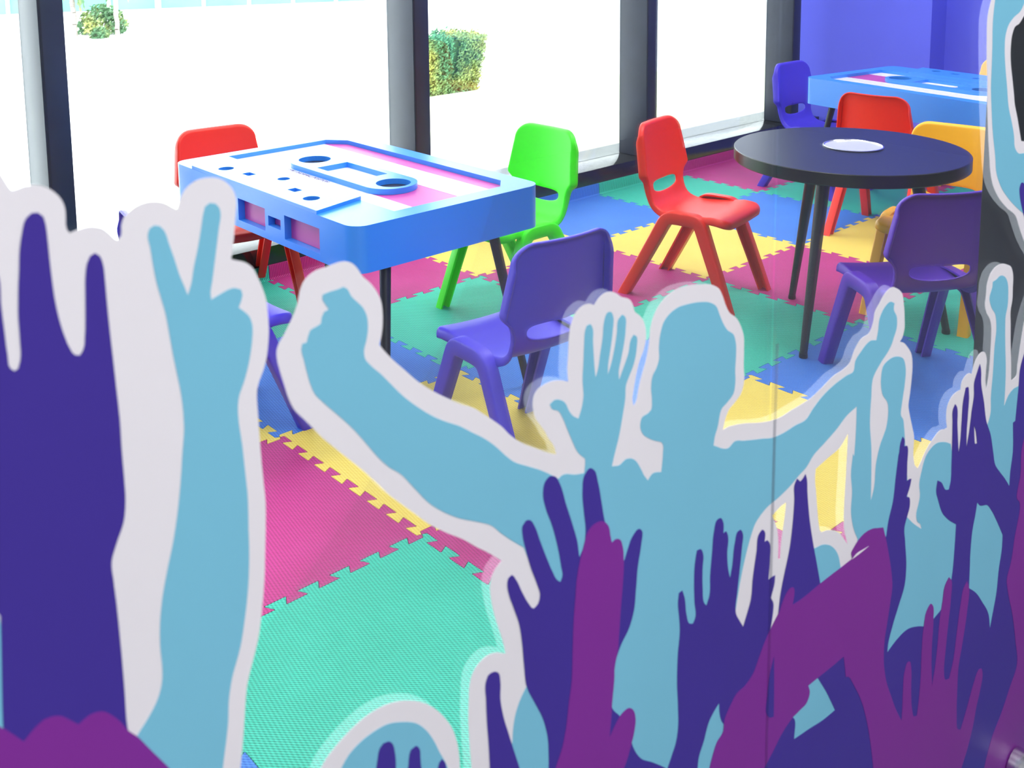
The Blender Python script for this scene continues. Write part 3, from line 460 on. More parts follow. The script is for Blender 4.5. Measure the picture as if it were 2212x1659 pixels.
def prof_at(s):
    s = min(max(s, 0), STOT - 1e-6)
    lo, hi = 0, len(SARC) - 1
    while hi - lo > 1:
        mid = (lo + hi) // 2
        if SARC[mid] <= s: lo = mid
        else: hi = mid
    t = (s - SARC[lo]) / (SARC[hi] - SARC[lo]); a, b = PROF[lo], PROF[hi]
    def tg(k):
        k0, k1 = max(k - 1, 0), min(k + 1, len(PROF) - 1)
        v = Vector((PROF[k1][0] - PROF[k0][0], PROF[k1][1] - PROF[k0][1])); return v.normalized()
    T_ = (tg(lo) * (1 - t) + tg(hi) * t).normalized()
    return Vector((a[0] * (1 - t) + b[0] * t, a[1] * (1 - t) + b[1] * t)), T_
def s_of_z(z):
    for k in range(len(PROF) - 1):
        if PROF[k][1] >= z >= PROF[k + 1][1]: return SARC[k]
    return 0
SN, SW = s_of_z(0.420), s_of_z(0.340)
def lerp_tab(tab, s):
    if s <= tab[0][0]: return tab[0][1]
    for (a, u), (b, v) in zip(tab, tab[1:]):
        if s <= b:
            t = (s - a) / (b - a); t = t * t * (3 - 2 * t); return u + (v - u) * t
    return tab[-1][1]
def shell_outline():
    R = []
    r = 0.060; hw = 0.147
    for i in range(9):
        a = PI / 2 * i / 8; R.append((r - r * math.cos(a), hw - r + r * math.sin(a)))
    for s in [0.08, 0.11, 0.14, 0.165]: R.append((s, hw + (s - r) / (SN - r) * 0.017))
    R += [(SN - 0.012, 0.1625), (SN - 0.004, 0.160), (SN + 0.004, 0.151), (SN + 0.012, 0.143), (SN + 0.020, 0.138), (SN + 0.032, 0.134)]
    for s, w in ((SN + 0.055, 0.131), (SW + 0.02, 0.130), (SW + 0.05, 0.131), (SW + 0.08, 0.133), (SW + 0.12, 0.136), (SW + 0.16, 0.141), (SW + 0.20, 0.147), (STOT - 0.06, 0.151)):
        R.append((s, w))
    r = 0.04; hw = 0.152
    for i in range(1, 9):
        a = PI / 2 * i / 8; R.append((STOT - r + r * math.sin(a), hw - r + r * math.cos(a)))
    L = [(s, -w) for s, w in reversed(R)]
    return [Vector(p) for p in R] + [Vector(p) for p in L]
def resample(loop, step):
    out = []; n = len(loop)
    for i in range(n):
        a, b = loop[i], loop[(i + 1) % n]; k = max(1, int(round((b - a).length / step)))
        for q in range(k): out.append(a + (b - a) * q / k)
    return out
FL = [(0, 0.018), (0.03, 0.020), (0.07, 0.033), (SN - 0.01, 0.033), (SN + 0.02, 0.022), (SW, 0.018), (SW + 0.10, 0.024), (STOT - 0.02, 0.026), (STOT, 0.024)]
RD = [(0, 0.011), (0.05, 0.0085), (SN, 0.008), (SW, 0.007), (STOT - 0.1, 0.010), (STOT, 0.015)]
def build_shell():
    outl = resample(shell_outline(), 0.009)
    sc = s_of_z(0.379)
    slot = []
    for i in range(40):
        a = 2 * PI * i / 40; c, s_ = math.cos(a), math.sin(a)
        e = 2 / 2.8
        slot.append(Vector((sc + 0.023 * math.copysign(abs(s_) ** e, s_) * (1.0 if s_ > 0 else 0.85) + 0.004 * (1 - abs(c)) , 0.087 * math.copysign(abs(c) ** e, c))))
    def dist(p, loop):
        best = 9
        n = len(loop)
        for i in range(n):
            a, b = loop[i], loop[(i + 1) % n]; ab = b - a; t = max(0, min(1, (p - a).dot(ab) / max(ab.length_squared, 1e-12)))
            best = min(best, (p - a - ab * t).length)
        return best
    pts = list(outl); edges = [(i, (i + 1) % len(outl)) for i in range(len(outl))]
    b = len(pts); pts += slot; edges += [(b + i, b + (i + 1) % 40) for i in range(40)]
    scut = SW + 0.03
    wcut = 0.1300
    b = len(pts)
    n = len(outl)
    for d in (0.0005, 0.0014, 0.003, 0.0055, 0.009, 0.0135):
        for i in range(n):
            u = (outl[(i + 1) % n] - outl[i - 1]).normalized(); q = outl[i] + Vector((u.y, -u.x)) * d
            if inside(outl, q.x, q.y) and dist(q, outl) > d * 0.93: pts.append(q)
    for d in (0.002, 0.006):
        for i in range(40):
            u = (slot[(i + 1) % 40] - slot[i - 1]).normalized()
            for sg in (1, -1):
                q = slot[i] + Vector((u.y, -u.x)) * d * sg
                if not inside(slot, q.x, q.y): pts.append(q)
    gs = 0.0155; k = 0
    s = gs
    while s < STOT:
        y = -0.15
        while y <= 0.1501:
            p = Vector((s, y))
            if inside(outl, s, y) and not inside(slot, s, y) and dist(p, outl) > 0.016 and dist(p, slot) > 0.009: pts.append(p)
            y += gs
        s += gs
    res = delaunay_2d_cdt(pts, edges, [], 0, 1e-7)
    V, F = res[0], [f for f in res[2]]
    keep = []
    for f in F:
        cx = sum(V[i].x for i in f) / 3; cy = sum(V[i].y for i in f) / 3
        if inside(outl, cx, cy) and not inside(slot, cx, cy): keep.append(tuple(f))
    P3 = []
    r = 0.013
    for v in V:
        c, t = prof_at(v.x); nb = Vector((t.y, -t.x))
        d = dist(v, outl); off = 0
        r = lerp_tab(RD, v.x)
        if d < r: off = (1 - math.sqrt(max(0, 1 - (1 - d / r) ** 2))) * lerp_tab(FL, v.x)
        ds = dist(v, slot)
        if ds < 0.006: off += (1 - ds / 0.006) ** 2 * 0.003
        bk = 1 - min(1, max(0, (v.x - SN) / 0.12))
        cur = (v.y / 0.16) ** 2 * (0.026 * bk + 0.010 * (1 - bk))
        rip = 0.0
        if v.x > STOT - 0.085: rip = -0.0015
        q = c + nb * (off - cur + rip)
        P3.append(Vector((q.x, v.y, q.y)))
    nv = len(P3)
    N = [Vector() for _ in P3]
    for f in keep:
        nn = (P3[f[1]] - P3[f[0]]).cross(P3[f[2]] - P3[f[0]])
        for i in f: N[i] += nn
    N = [x.normalized() if x.length > 0 else Vector((0, 0, 1)) for x in N]
    # make normals point to the sitter
    k = min(range(nv), key=lambda i: (V[i] - Vector((STOT - 0.12, 0))).length)
    if N[k].z < 0:
        keep = [tuple(reversed(f)) for f in keep]; N = [-x for x in N]
    th = 0.0055
    allv = P3 + [p - n_ * th for p, n_ in zip(P3, N)]
    faces = [(f, sum(V[i].x for i in f) / 3) for f in keep]
    faces += [(tuple(i + nv for i in reversed(f)), s) for f, s in faces[:len(keep)]]
    cnt = set()
    for f in keep:
        for a, b_ in ((f[0], f[1]), (f[1], f[2]), (f[2], f[0])): cnt.add((a, b_))
    for (a, b_) in list(cnt):
        if (b_, a) not in cnt: faces.append(((b_, a, a + nv, b_ + nv), (V[a].x + V[b_].x) / 2))
    VN = [Vector() for _ in allv]
    for f, s in faces:
        nn = (allv[f[1]] - allv[f[0]]).cross(allv[f[2]] - allv[f[0]]).normalized()
        for i in f: VN[i] += nn
    VN = [x.normalized() for x in VN]
    out = []
    for part in (0, 1):
        fs = [f for f, s in faces if (s < scut) == (part == 0)]
        used = sorted({i for f in fs for i in f}); mp = {g: l for l, g in enumerate(used)}
        me = newmesh('backrest' if part == 0 else 'seat', [allv[i] for i in used], [tuple(mp[i] for i in f) for f in fs], True)
        me.normals_split_custom_set_from_vertices([VN[i] for i in used])
        out.append(me)
    return out
SHELL_BACK, SHELL_SEAT = build_shell()
def leg_mesh(front, s):
    """channel section leg: from the crown of the side frame down to the foot; s = +1 left side, -1 right side"""
    fx = 1 if front else -1
    if front: path = [(0.020, 0.301), (0.046, 0.301), (0.067, 0.299), (0.083, 0.289), (0.094, 0.267), (0.109, 0.228), (0.153, 0.115), (0.196, 0.0)]
    else: path = [(0.020, 0.301), (-0.006, 0.301), (-0.027, 0.298), (-0.044, 0.287), (-0.058, 0.265), (-0.076, 0.230), (-0.137, 0.115), (-0.200, 0.0)]
    path = spline(path, 3); n = len(path); bm = bmesh.new(); rings = []
    for k, (x, z) in enumerate(path):
        a = path[max(k - 1, 0)]; b = path[min(k + 1, n - 1)]
        t = Vector((b[0] - a[0], 0, b[1] - a[1])).normalized()
        if k == 0: t = Vector((fx, 0, 0))
        f = 1 - z / 0.301
        yc = s * (0.148 + 0.014 * f); w = 0.0225 - 0.0045 * f; dp = 0.020
        nrm = t.cross(Vector((0, 1, 0))) * fx
        c = Vector((x, yc, z))
        o, i_ = 0.013, -dp; th = 0.006; ch = 0.006
        sec = [(-w, i_), (-w, o - ch), (-w + ch * .35, o - ch * .35), (-w + ch, o), (w - ch, o), (w - ch * .35, o - ch * .35), (w, o - ch), (w, i_), (w - th, i_), (w - th, o - th), (-w + th, o - th), (-w + th, i_)]
        ring = []
        for u, v in sec:
            p = c + nrm * u + Vector((0, s * v, 0))
            if k == n - 1: p = p - t * (p.z / t.z)
            elif p.z < 0.0: p.z = 0.0
            ring.append(bm.verts.new(p))
        rings.append(ring)
    for A, B in zip(rings, rings[1:]):
        m_ = len(A)
        for i in range(m_): bm.faces.new((A[i], A[(i + 1) % m_], B[(i + 1) % m_], B[i]))
    bm.faces.new(rings[0]); bm.faces.new(rings[-1])
    return bm2me('leg', bm, True)
LEGS = [leg_mesh(f, s) for f in (True, False) for s in (1, -1)]
def plastic(name, c): return mat(name, c, 0.42, 0.4, bump=0.10, bscale=700, mottle=0.03)
P_RED = plastic('red_plastic', srgb(236, 44, 26)); P_GRN = plastic('green_plastic', srgb(60, 248, 14))
P_BLU = plastic('blue_violet_plastic', srgb(74, 58, 200)); P_VIO = plastic('deep_violet_plastic', srgb(82, 34, 172))
P_YEL = plastic('yellow_plastic', srgb(252, 182, 30))
def chair(x, y, yaw, m, label, group):
    r = tag(empty('childs_chair', (x, y, 0), math.radians(yaw)), label, 'chair', group)
    link('backrest', SHELL_BACK, m, r); link('seat', SHELL_SEAT, m, r)
    for me in LEGS: link('leg', me, m, r)
    return r
GA = 'chairs around the near cassette table'; GB = 'chairs around the round table'; GC = 'chairs around the far cassette table'
chair(-0.345, -2.005, 354, P_RED, 'red plastic chair at the window end of the near cassette table', GA)
chair(0.438, -2.512, 89, P_BLU, 'violet plastic chair mostly hidden behind the victory sign sticker', GA)
chair(0.316, -1.306, 270.1, P_GRN, 'bright green plastic chair tucked under the near cassette table', GA)
chair(1.10, -1.999, 174.4, P_BLU, 'blue violet plastic chair seen from behind at the end of the near cassette table', GA)
chair(0.651, -0.738, 11.8, P_RED, 'orange red plastic chair standing alone on the yellow and pink mats', GB)
chair(1.548, -0.922, 146.9, P_VIO, 'deep violet plastic chair in front of the round table, cut by the black post', GB)
chair(1.302, -0.28, 278.4, P_YEL, 'yellow plastic chair behind the round table, facing it', GB)
chair(0.740, 0.425, 96.5, P_RED, 'red plastic chair between the round table and the far cassette table', GC)
chair(0.142, 0.862, 0, P_BLU, 'blue violet plastic chair in the far corner by the last mullion', GC)
chair(0.70, 1.53, 268, P_YEL, 'yellow plastic chair on the wall side of the far cassette table', GC)

# ================================================================ CASSETTE TABLES
C_BLUE = mat('blue_laminate', srgb(56, 138, 232), 0.30, 0.5, bump=0.04, bscale=300, mottle=0.03)
C_HOLE = mat('hole_shade_reel_floor', (0.01, 0.014, 0.035, 1), 0.6, 0.3)  # dark colour painted in for shade inside the holes; also the reel floors
C_PINK = mat('pink_laminate', srgb(186, 72, 150), 0.40, 0.5, mottle=0.05)
C_LBL = mat('white_label', srgb(232, 226, 240), 0.35, 0.5)
C_LINE = mat('label_ink', srgb(88, 80, 120), 0.5, 0.3)
ZT, ZB = 0.58, 0.458
def cassette():
    HX, HY = 0.503, 0.32
    bm = bmesh.new(); prism(bm, rrect(HX, HY, 0.045, 10), ZB, ZT); body = bm2me('body', bm)
    cb = bmesh.new()
    rec = [(-0.452, -0.155), (0.443, -0.155), (0.443, 0.214), (0.392, 0.262), (-0.392, 0.262), (-0.452, 0.214)]
    prism(cb, rec, ZT - 0.015, ZT + 0.05)
    holes = [circ(0.023, -0.262, -0.262), circ(0.018, -0.027, -0.203), circ(0.023, 0.216, -0.262), rrect(0.019, 0.013, 0.002, 2, -0.150, -0.247), rrect(0.019, 0.013, 0.002, 2, 0.107, -0.247)]
    for h in holes: prism(cb, h, ZT - 0.05, ZT + 0.05)
    wins = [(-0.086, 0.066, 0.479, 0.543), (0.083, 0.149, 0.499, 0.527), (0.169, 0.343, 0.478, 0.545), (-0.169, -0.103, 0.499, 0.527), (-0.363, -0.189, 0.478, 0.545)]
    for x0, x1, z0, z1 in wins:
        for sy in (1,):
            box(cb, x0, x1, -HY - 0.01, -HY + 0.022, z0, z1)
    body = boolean(body, bm2me('cut', cb))
    bmm = bmesh.new(); bmm.from_mesh(body); body = bm2me('body', bmm, True)
    root = empty('cassette_table', (0, 0, 0))
    link('table_body', body, C_BLUE, root)
    for x0, x1, z0, z1 in wins:
        boxobj('side_panel', x0 + 0.0005, x1 - 0.0005, -HY + 0.0205, -HY + 0.0221, z0 + 0.0005, z1 - 0.0005, C_PINK, root)
    for (hx_, hy_, hr_) in ((-0.262, -0.262, 0.0229), (-0.027, -0.203, 0.0179), (0.216, -0.262, 0.0229)):
        bm = bmesh.new(); lathe(bm, [(0, ZT - 0.0498), (hr_, ZT - 0.0498), (hr_, ZT - 0.004), (hr_ - 0.0015, ZT - 0.004), (hr_ - 0.0015, ZT - 0.048), (0, ZT - 0.048)], 32, (hx_, hy_)); link('hole_shade_fill', bm2me('shade_fill', bm, True), C_HOLE, root)  # dark cups added so the round holes look shaded
    for hx_, hy_ in ((-0.150, -0.247), (0.107, -0.247)):
        bm = bmesh.new(); prism(bm, rrect(0.0189, 0.0129, 0.002, 2, hx_, hy_), ZT - 0.0498, ZT - 0.022); link('hole_shade_fill', bm2me('shade_fill', bm), C_HOLE, root)  # dark blocks added so the square holes look shaded
    # raised plate
    bm = bmesh.new(); prism(bm, [(-0.372, -0.3195), (0.332, -0.3195), (0.290, -0.153), (-0.325, -0.153)], ZT, ZT + 0.010); pl = bm2me('plate', bm)
    cb = bmesh.new()
    for h in holes: prism(cb, h, ZT - 0.03, ZT + 0.05)
    pl = boolean(pl, bm2me('cut', cb)); link('raised_plate', pl, C_BLUE, root)
    # label sheets in the recess
    z = ZT - 0.015
    bm = bmesh.new(); prism(bm, [(-0.4515, -0.1545), (0.4425, -0.1545), (0.4425, 0.2138), (0.3918, 0.2615), (-0.3918, 0.2615), (-0.4515, 0.2138)], z, z + 0.0006)
    lb = link('label_sheet', bm2me('lab', bm), C_PINK, root)
    boxobj('label_strip', -0.4515, 0.4425, -0.1545, -0.067, z + 0.0006, z + 0.0012, C_LBL, lb)
    boxobj('label_strip', -0.4515, 0.4425, 0.094, 0.206, z + 0.0006, z + 0.0012, C_LBL, lb)
    boxobj('label_strip', -0.4515, 0.130, -0.0665, 0.0935, z + 0.0006, z + 0.0012, C_LBL, lb)
    for y in (0.118, 0.141, 0.166): boxobj('label_line', -0.43, 0.42, y, y + 0.0012, z + 0.0012, z + 0.0015, C_LINE, lb)
    bm = bmesh.new()
    n = 32; A = circ(0.026, -0.39, 0.02, n); B = circ(0.0245, -0.39, 0.02, n)
    va = [bm.verts.new((x, y, z + 0.0016)) for x, y in A]; vb = [bm.verts.new((x, y, z + 0.0016)) for x, y in B]
    for i in range(n): bm.faces.new((va[i], va[(i + 1) % n], vb[(i + 1) % n], vb[i]))
    link('label_circle', bm2me('ring', bm), C_LINE, lb)
    cu = bpy.data.curves.new('t', 'FONT'); cu.body = 'TYPE I (NORMAL) POSITION'; cu.size = 0.0185; cu.extrude = 0.0002
    to = bpy.data.objects.new('t', cu); COL.objects.link(to); dg = bpy.context.evaluated_depsgraph_get()
    tm = bpy.data.meshes.new_from_object(to.evaluated_get(dg)); bpy.data.objects.remove(to)
    link('label_lettering', tm, C_LINE, lb, (-0.215, -0.0868, z + 0.0015))
    # reel window capsule
    bm = bmesh.new(); prism(bm, rrect(0.272, 0.081, 0.0809, 20, 0.002, 0.011), z + 0.0012, ZT + 0.003); cap = bm2me('cap', bm)
    cb = bmesh.new(); prism(cb, circ(0.050, -0.208, 0.015, 40), ZT - 0.05, ZT + 0.05); prism(cb, circ(0.050, 0.208, 0.015, 40), ZT - 0.05, ZT + 0.05)
    prism(cb, [(-0.105, -0.042), (0.108, -0.042), (0.108, 0.068), (-0.105, 0.068)], ZT - 0.05, ZT + 0.05)
    cap = boolean(cap, bm2me('cut', cb)); co = link('reel_capsule', cap, C_BLUE, root)
    boxobj('window_insert', -0.045, 0.1075, -0.0415, 0.040, z + 0.0012, z + 0.006, C_LBL, co)
    for rx in (-0.208, 0.208):
        bm = bmesh.new(); lathe(bm, [(0.0497, z + 0.0014), (0.0497, z + 0.0022), (0, z + 0.0022)], 40, (rx, 0.015)); link('reel_well', bm2me('well', bm), C_HOLE, co)
    for sx in (1, -1):
        for sy in (1, -1):
            bm = bmesh.new(); tube(bm, (sx * 0.440, sy * 0.185, ZB + 0.001), (sx * 0.512, sy * 0.248, 0.014), 0.0155, 0.0105, 20)
            lg = link('leg', bm2me('leg', bm, True), M_black, root)
            bm = bmesh.new(); lathe(bm, [(0, 0), (0.016, 0), (0.017, 0.004), (0.014, 0.010), (0.006, 0.013), (0, 0.020)], 24, (sx * 0.5135, sy * 0.2495))
            link('foot_glide', bm2me('glide', bm, True), M_black, lg)
    return root
def copy_tree(o, parent=None):
    c = o.copy(); COL.objects.link(c)
    if parent is not None: c.parent = parent
    for ch in [k for k in bpy.data.objects if k.parent == o]: copy_tree(ch, c)
    return c
ct = cassette(); ct.location = (0.305, -1.97, 0)
tag(ct, 'blue cassette tape table nearest the window wall, its top glaring white', 'table', 'cassette tape tables')
ct2 = copy_tree(ct); ct2.location = (0.752, 0.872, 0); ct2.rotation_euler = (0, 0, math.radians(171))
tag(ct2, 'far blue cassette tape table in front of the violet wall', 'table', 'cassette tape tables')

# ================================================================ ROUND TABLE
M_top = mat('dark_navy_laminate', (0.010, 0.014, 0.045, 1), 0.36, 0.35, bump=0.1, bscale=500, mottle=0.1)
M_edge = mat('black_edge_band', (0.010, 0.011, 0.014, 1), 0.3, 0.5)
rt = tag(empty('round_table', (1.19, -0.662, 0)), 'round table with a navy black top and tapered black legs', 'table')
bm = bmesh.new(); R_ = 0.358; z0, z1 = 0.55, 0.59
lathe(bm, [(0, z0), (R_ - 0.003, z0), (R_, z0 + 0.003), (R_, z1 - 0.002), (R_ - 0.002, z1)], 96)
link('edge_band', bm2me('edge', bm, True), M_edge, rt)
bm = bmesh.new(); lathe(bm, [(R_ - 0.002, z1 - 0.0004), (R_ - 0.0022, z1), (0, z1)], 96); link('table_top', bm2me('top', bm, True), M_top, rt)
feet = [(1.237, -0.969), (0.931, -0.557), (1.44, -0.474)]
cxm, cym = 1.19, -0.662
for fx, fy in feet:
    dx, dy = fx - cxm, fy - cym
    bm = bmesh.new(); tube(bm, (dx * 0.62, dy * 0.62, z0), (dx, dy, 0.012), 0.021, 0.0115, 28); lg = link('leg', bm2me('leg', bm, True), M_black, rt)
    bm = bmesh.new(); lathe(bm, [(0, 0), (0.0125, 0), (0.0135, 0.003), (0.0125, 0.014), (0, 0.014)], 24, (dx, dy)); link('foot_glide', bm2me('g', bm, True), M_edge, lg)
cup = tag(empty('steel_disc', (1.178, -0.620, z1)), 'shiny steel disc with a thin rim set into the round table top', 'disc')
bm = bmesh.new(); lathe(bm, [(0.092, 0.0), (0.094, 0.0035), (0.090, 0.0045), (0.087, 0.002), (0.087, 0.0)], 64); link('rim', bm2me('rim', bm, True), M_chrome, cup)
bm = bmesh.new(); lathe(bm, [(0.087, 0.0), (0.087, 0.0015), (0, 0.0015)], 64)
M_disc = mat('satin_steel', (0.92, 0.92, 0.95, 1), 0.22, 0.5, metal=0.5, bump=0.5, bscale=30); link('plate', bm2me('plate', bm, True), M_disc, cup)

# ================================================================ OUTDOORS, seen through the panes
GZ = -3.0
M_pave = mat('sunlit_pale_paving', (0.86, 0.87, 0.86, 1), 0.9, 0.2, mottle=0.08, mscale=0.4)
M_lawn = mat('pale_lawn', (0.80, 0.84, 0.58, 1), 0.95, 0.1, mottle=0.2, mscale=2.5)  # pale yellow green grass colour
tag(boxobj('ground', -90, -1.2, -60, 90, GZ - 0.2, GZ, M_pave), kind='structure')
tag(boxobj('wall_outside', -0.86, -0.842, -20, 20, GZ, -0.29, M_white), kind='structure')
def strip(name, pts, z, m, label, cat):
    bm = bmesh.new(); prism(bm, pts, z, z + 0.03); return tag(link(name, bm2me(name, bm), m), label, cat)
def leafy_mesh(fn, n, size, seed):
    rnd = random.Random(seed); vs = []; fs = []
    for _ in range(n):
        p, nr = fn(rnd)
        a = Vector((rnd.gauss(0, 1), rnd.gauss(0, 1), rnd.gauss(0, 1))); a = (a + nr * 0.6).normalized(); u = a.orthogonal().normalized(); v = a.cross(u)
        s = size * rnd.uniform(0.6, 1.3); b = len(vs)
        vs += [p + u * s, p + v * s * 0.5, p - u * s, p - v * s * 0.5]; fs.append((b, b + 1, b + 2, b + 3))
    return newmesh('leaves', vs, fs)
def leaf_mat(name, c0, c1, sc):
    m = mat(name, c0, 0.8, 0.2); nt = m.node_tree; N = nt.nodes; L = nt.links
    g = N.new('ShaderNodeNewGeometry'); nz = N.new('ShaderNodeTexNoise'); nz.inputs['Scale'].default_value = sc; nz.inputs['Detail'].default_value = 3
    L.new(g.outputs['Position'], nz.inputs['Vector'])
    rp = N.new('ShaderNodeValToRGB'); rp.color_ramp.elements[0].position = 0.42; rp.color_ramp.elements[1].position = 0.6
    rp.color_ramp.elements[0].color = c0; rp.color_ramp.elements[1].color = c1
    L.new(nz.outputs['Fac'], rp.inputs[0]); L.new(rp.outputs[0], N['Principled BSDF'].inputs['Base Color'])
    return m
M_leafA = leaf_mat('hedge_leaves', (0.08, 0.24, 0.12, 1), (0.34, 0.36, 0.10, 1), 0.9)
M_leafB = leaf_mat('shrub_leaves', (0.10, 0.20, 0.10, 1), (0.40, 0.42, 0.14, 1), 0.9)
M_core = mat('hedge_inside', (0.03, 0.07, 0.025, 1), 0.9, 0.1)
def hedge(name, x0, x1, y0, y1, h, label, m, n, size, seed, parent_core=True, slope=0.0):
    root = tag(empty(name, ((x0 + x1) / 2, (y0 + y1) / 2, GZ)), label, 'hedge' if 'hedge' in name else 'bush')
    hx, hy = (x1 - x0) / 2, (y1 - y0) / 2
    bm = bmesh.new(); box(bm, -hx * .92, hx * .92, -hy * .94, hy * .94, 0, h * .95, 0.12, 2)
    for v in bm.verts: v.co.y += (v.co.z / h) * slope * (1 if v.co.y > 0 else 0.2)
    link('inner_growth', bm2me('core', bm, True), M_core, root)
    def fn(r):
        k = r.random(); u, v = r.uniform(-1, 1), r.uniform(-1, 1)
        if k < 0.35: p, nr = Vector((hx, v * hy, h * (u + 1) / 2)), Vector((1, 0, 0.2))
        elif k < 0.6: p, nr = Vector((u * hx, -hy, h * (v + 1) / 2)), Vector((0, -1, 0.2))
        elif k < 0.8: p, nr = Vector((u * hx, hy, h * (v + 1) / 2)), Vector((0, 1, 0.2))
        else: p, nr = Vector((u * hx, v * hy, h)), Vector((0, 0, 1))
        p = p + nr * r.gauss(0, 0.05) + Vector((0, 0, r.gauss(0, .04)))
        p.y += (p.z / h) * slope * (1 if p.y > 0 else 0.2)
        return p, nr
    lv = link('foliage', leafy_mesh(fn, n, size, seed), m, root); lv['kind'] = 'stuff'
    return root
hedge('clipped_hedge', -18.9, -17.5, 12.15, 13.8, 1.35, 'square clipped green and yellow hedge on the pale lawn outside', M_leafA, 14000, 0.045, 3, slope=0.35)
def shrub(x, y, rx, ry, h, label, seed, m=M_leafB, n=1600, size=0.09, cat='bush', name='round_bush'):
    root = tag(empty(name, (x, y, GZ)), label, cat)
    def fn(r):
        a = r.uniform(0, 2 * PI); b = r.uniform(-0.1, 1); c = math.sqrt(max(0, 1 - b * b)); d = Vector((math.cos(a) * c, math.sin(a) * c, b)); k = r.uniform(0.6, 1.05)
        return Vector((d.x * rx * k, d.y * ry * k, h * 0.1 + d.z * h * 0.9 * k)), d
    lv = link('foliage', leafy_mesh(fn, n, size, seed), m, root); lv['kind'] = 'stuff'
    for i in range(5):
        a = 2 * PI * i / 5; bm = bmesh.new(); tube(bm, (0.05 * math.cos(a), 0.05 * math.sin(a), 0), (rx * .45 * math.cos(a), ry * .45 * math.sin(a), h * .6), 0.03, 0.012, 6)
        link('stem', bm2me('stem', bm, True), M_trunk, root)
    return root
M_trunk = mat('palm_bark', (0.42, 0.36, 0.33, 1), 0.9, 0.1, mottle=0.3, mscale=12)
shrub(-38.6, 12.55, 0.9, 0.95, 1.15, 'low flowering bush beside the slim palm trunk outside', 11)
shrub(-37.0, 11.75, 0.35, 0.35, 0.45, 'tiny tuft of plants between the two palms outside', 12, n=300)
def palm(x, y, h, r, label, seed):
    root = tag(empty('palm_tree', (x, y, GZ)), label, 'tree'); rnd = random.Random(seed)
    bm = bmesh.new(); px = Vector((0, 0, 0))
    for k in range(10):
        q = Vector((rnd.uniform(-.03, .03), rnd.uniform(-.03, .03), h * (k + 1) / 10)); tube(bm, px, q, r * (1.15 if k == 0 else 1.0), r * 0.9, 12, False); px = q
    link('trunk', bm2me('trunk', bm, True), M_trunk, root)
    for k in range(13):
        a = 2 * PI * k / 11 + rnd.uniform(-.2, .2); vs = []; fs = []; L_ = rnd.uniform(.5, .58); up = rnd.uniform(.1, .9)
        for i in range(23):
            t = i / 22; c = Vector((math.cos(a) * L_ * t, math.sin(a) * L_ * t, h + up * t * 1.2 - 1.5 * t * t))
            sd = Vector((-math.sin(a), math.cos(a), 0)); w = (0.24 * math.sin(PI * min(1, t * .92 + .06)) + .01) * (1.0 if i % 2 else 0.35)
            vs += [c - sd * w + Vector((0, 0, -w * .5)), c, c + sd * w + Vector((0, 0, -w * .5))]
            if i: b = len(vs) - 3; fs += [(b - 3, b - 2, b + 1, b), (b - 2, b - 1, b + 2, b + 1)]
        link('frond', newmesh('frond', vs, fs), M_leafB, root)
palm(-38.4, 11.36, 2.3, 0.10, 'thick trunked palm outside, nearest the first mullion', 21)
palm(-37.2, 12.55, 2.6, 0.09, 'slim palm rising in front of the low bush outside', 22)
# green screen fence far behind
M_fence = mat('green_screen_cloth', (0.20, 0.62, 0.46, 1), 0.9, 0.1, mottle=0.25, mscale=0.6)
M_post = mat('pale_post', (0.9, 0.93, 0.9, 1), 0.8, 0.2)
fr = tag(empty('boundary_fence', (-50.9, 12.6, GZ)), 'mint green screen fence with pale posts along the far edge of the grounds', 'fence')
A_ = Vector((-52.5, 4.0, 0)); B_ = Vector((-43.2, 29.0, 0)); dv = (B_ - A_); nP = 13
for k in range(nP):
    p = A_ + dv * k / (nP - 1) - Vector((-50.9, 12.6, 0)); q = A_ + dv * (k + 1) / (nP - 1) - Vector((-50.9, 12.6, 0))
    bm = bmesh.new(); box(bm, p.x, p.x + .12, p.y - .06, p.y + .06, 0, 2.6); link('post', bm2me('post', bm), M_post, fr)
    if k < nP - 1:
        nn = Vector((dv.y, -dv.x, 0)).normalized() * 0.02
        bm = bmesh.new(); prism(bm, [(p.x - nn.x, p.y + .08 - nn.y), (q.x - nn.x, q.y - .08 - nn.y), (q.x - .03 - nn.x, q.y - .08), (p.x - .03 - nn.x, p.y + .08)], 0.12, 2.4); link('screen_panel', bm2me('panel', bm), M_fence, fr)
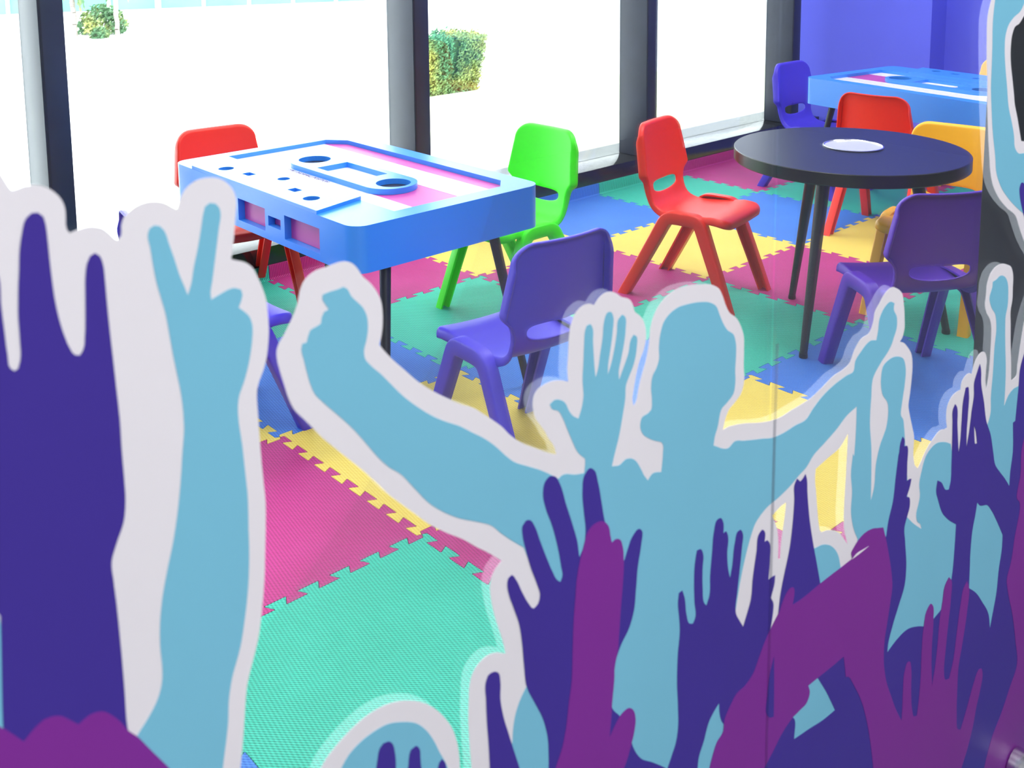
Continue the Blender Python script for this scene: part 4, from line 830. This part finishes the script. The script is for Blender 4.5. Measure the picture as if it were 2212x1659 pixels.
# lamp mast
mast = tag(empty('lamp_mast', (-29.9, 11.05, GZ)), 'thin grey mast standing on the paving outside the first pane', 'pole')
bm = bmesh.new(); tube(bm, (0, 0, 0.0), (0, 0, 5.2), 0.028, 0.022, 10); link('shaft', bm2me('shaft', bm, True), mat('grey_steel', (0.35, 0.36, 0.38, 1), 0.6), mast)
bm = bmesh.new(); tube(bm, (0, 0, 0.0), (0, 0, 0.16), 0.11, 0.02, 12); link('base', bm2me('base', bm, True), bpy.data.materials['grey_steel'], mast)
# white building behind
bd = tag(empty('white_building', (-35.5, 29.0, GZ)), 'overexposed white building with small windows in the distance', 'building')
M_bld = mat('white_render', (0.88, 0.9, 0.9, 1), 0.9, 0.1); M_win = mat('grey_window', (0.13, 0.15, 0.19, 1), 0.3, 0.5)
th = math.atan2(6.2, 6.9)
dirv = Vector((math.cos(0.735), math.sin(0.735), 0)); nv_ = Vector((math.sin(0.735), -math.cos(0.735), 0))
bm = bmesh.new(); c0 = dirv * -1.5; c1 = dirv * 14
prism(bm, [(c0.x, c0.y), (c1.x, c1.y), (c1.x - nv_.x * 6, c1.y - nv_.y * 6), (c0.x - nv_.x * 6, c0.y - nv_.y * 6)], 0, 6.5); link('wall', bm2me('wall', bm), M_bld, bd)
for u, w_, z0_, z1_ in ((2.3, 0.75, 0.75, 1.45), (3.2, 0.25, 0.75, 1.45), (0.2, 0.35, 1.4, 2.6), (1.0, .25, 1.8, 2.6)):
    p = dirv * u; q = dirv * (u + w_)
    bm = bmesh.new(); prism(bm, [(p.x, p.y), (q.x, q.y), (q.x + nv_.x * .05, q.y + nv_.y * .05), (p.x + nv_.x * .05, p.y + nv_.y * .05)], z0_, z1_); wn = link('window', bm2me('w', bm), M_win, bd)
    m0 = (p + q) / 2 + nv_ * 0.052; bm = bmesh.new(); box(bm, m0.x - .02, m0.x + .02, m0.y - .02, m0.y + .02, z0_, z1_); link('glazing_bar', bm2me('bar', bm), M_bld, wn)
strip('lawn_strip', [(-17.45, 4.0), (-9.6, 1.5), (-11.0, 20.0), (-14.0, 26.0), (-17.3, 16.0)], GZ + 0.0, M_lawn, 'pale yellow green lawn around the clipped hedge', 'lawn')
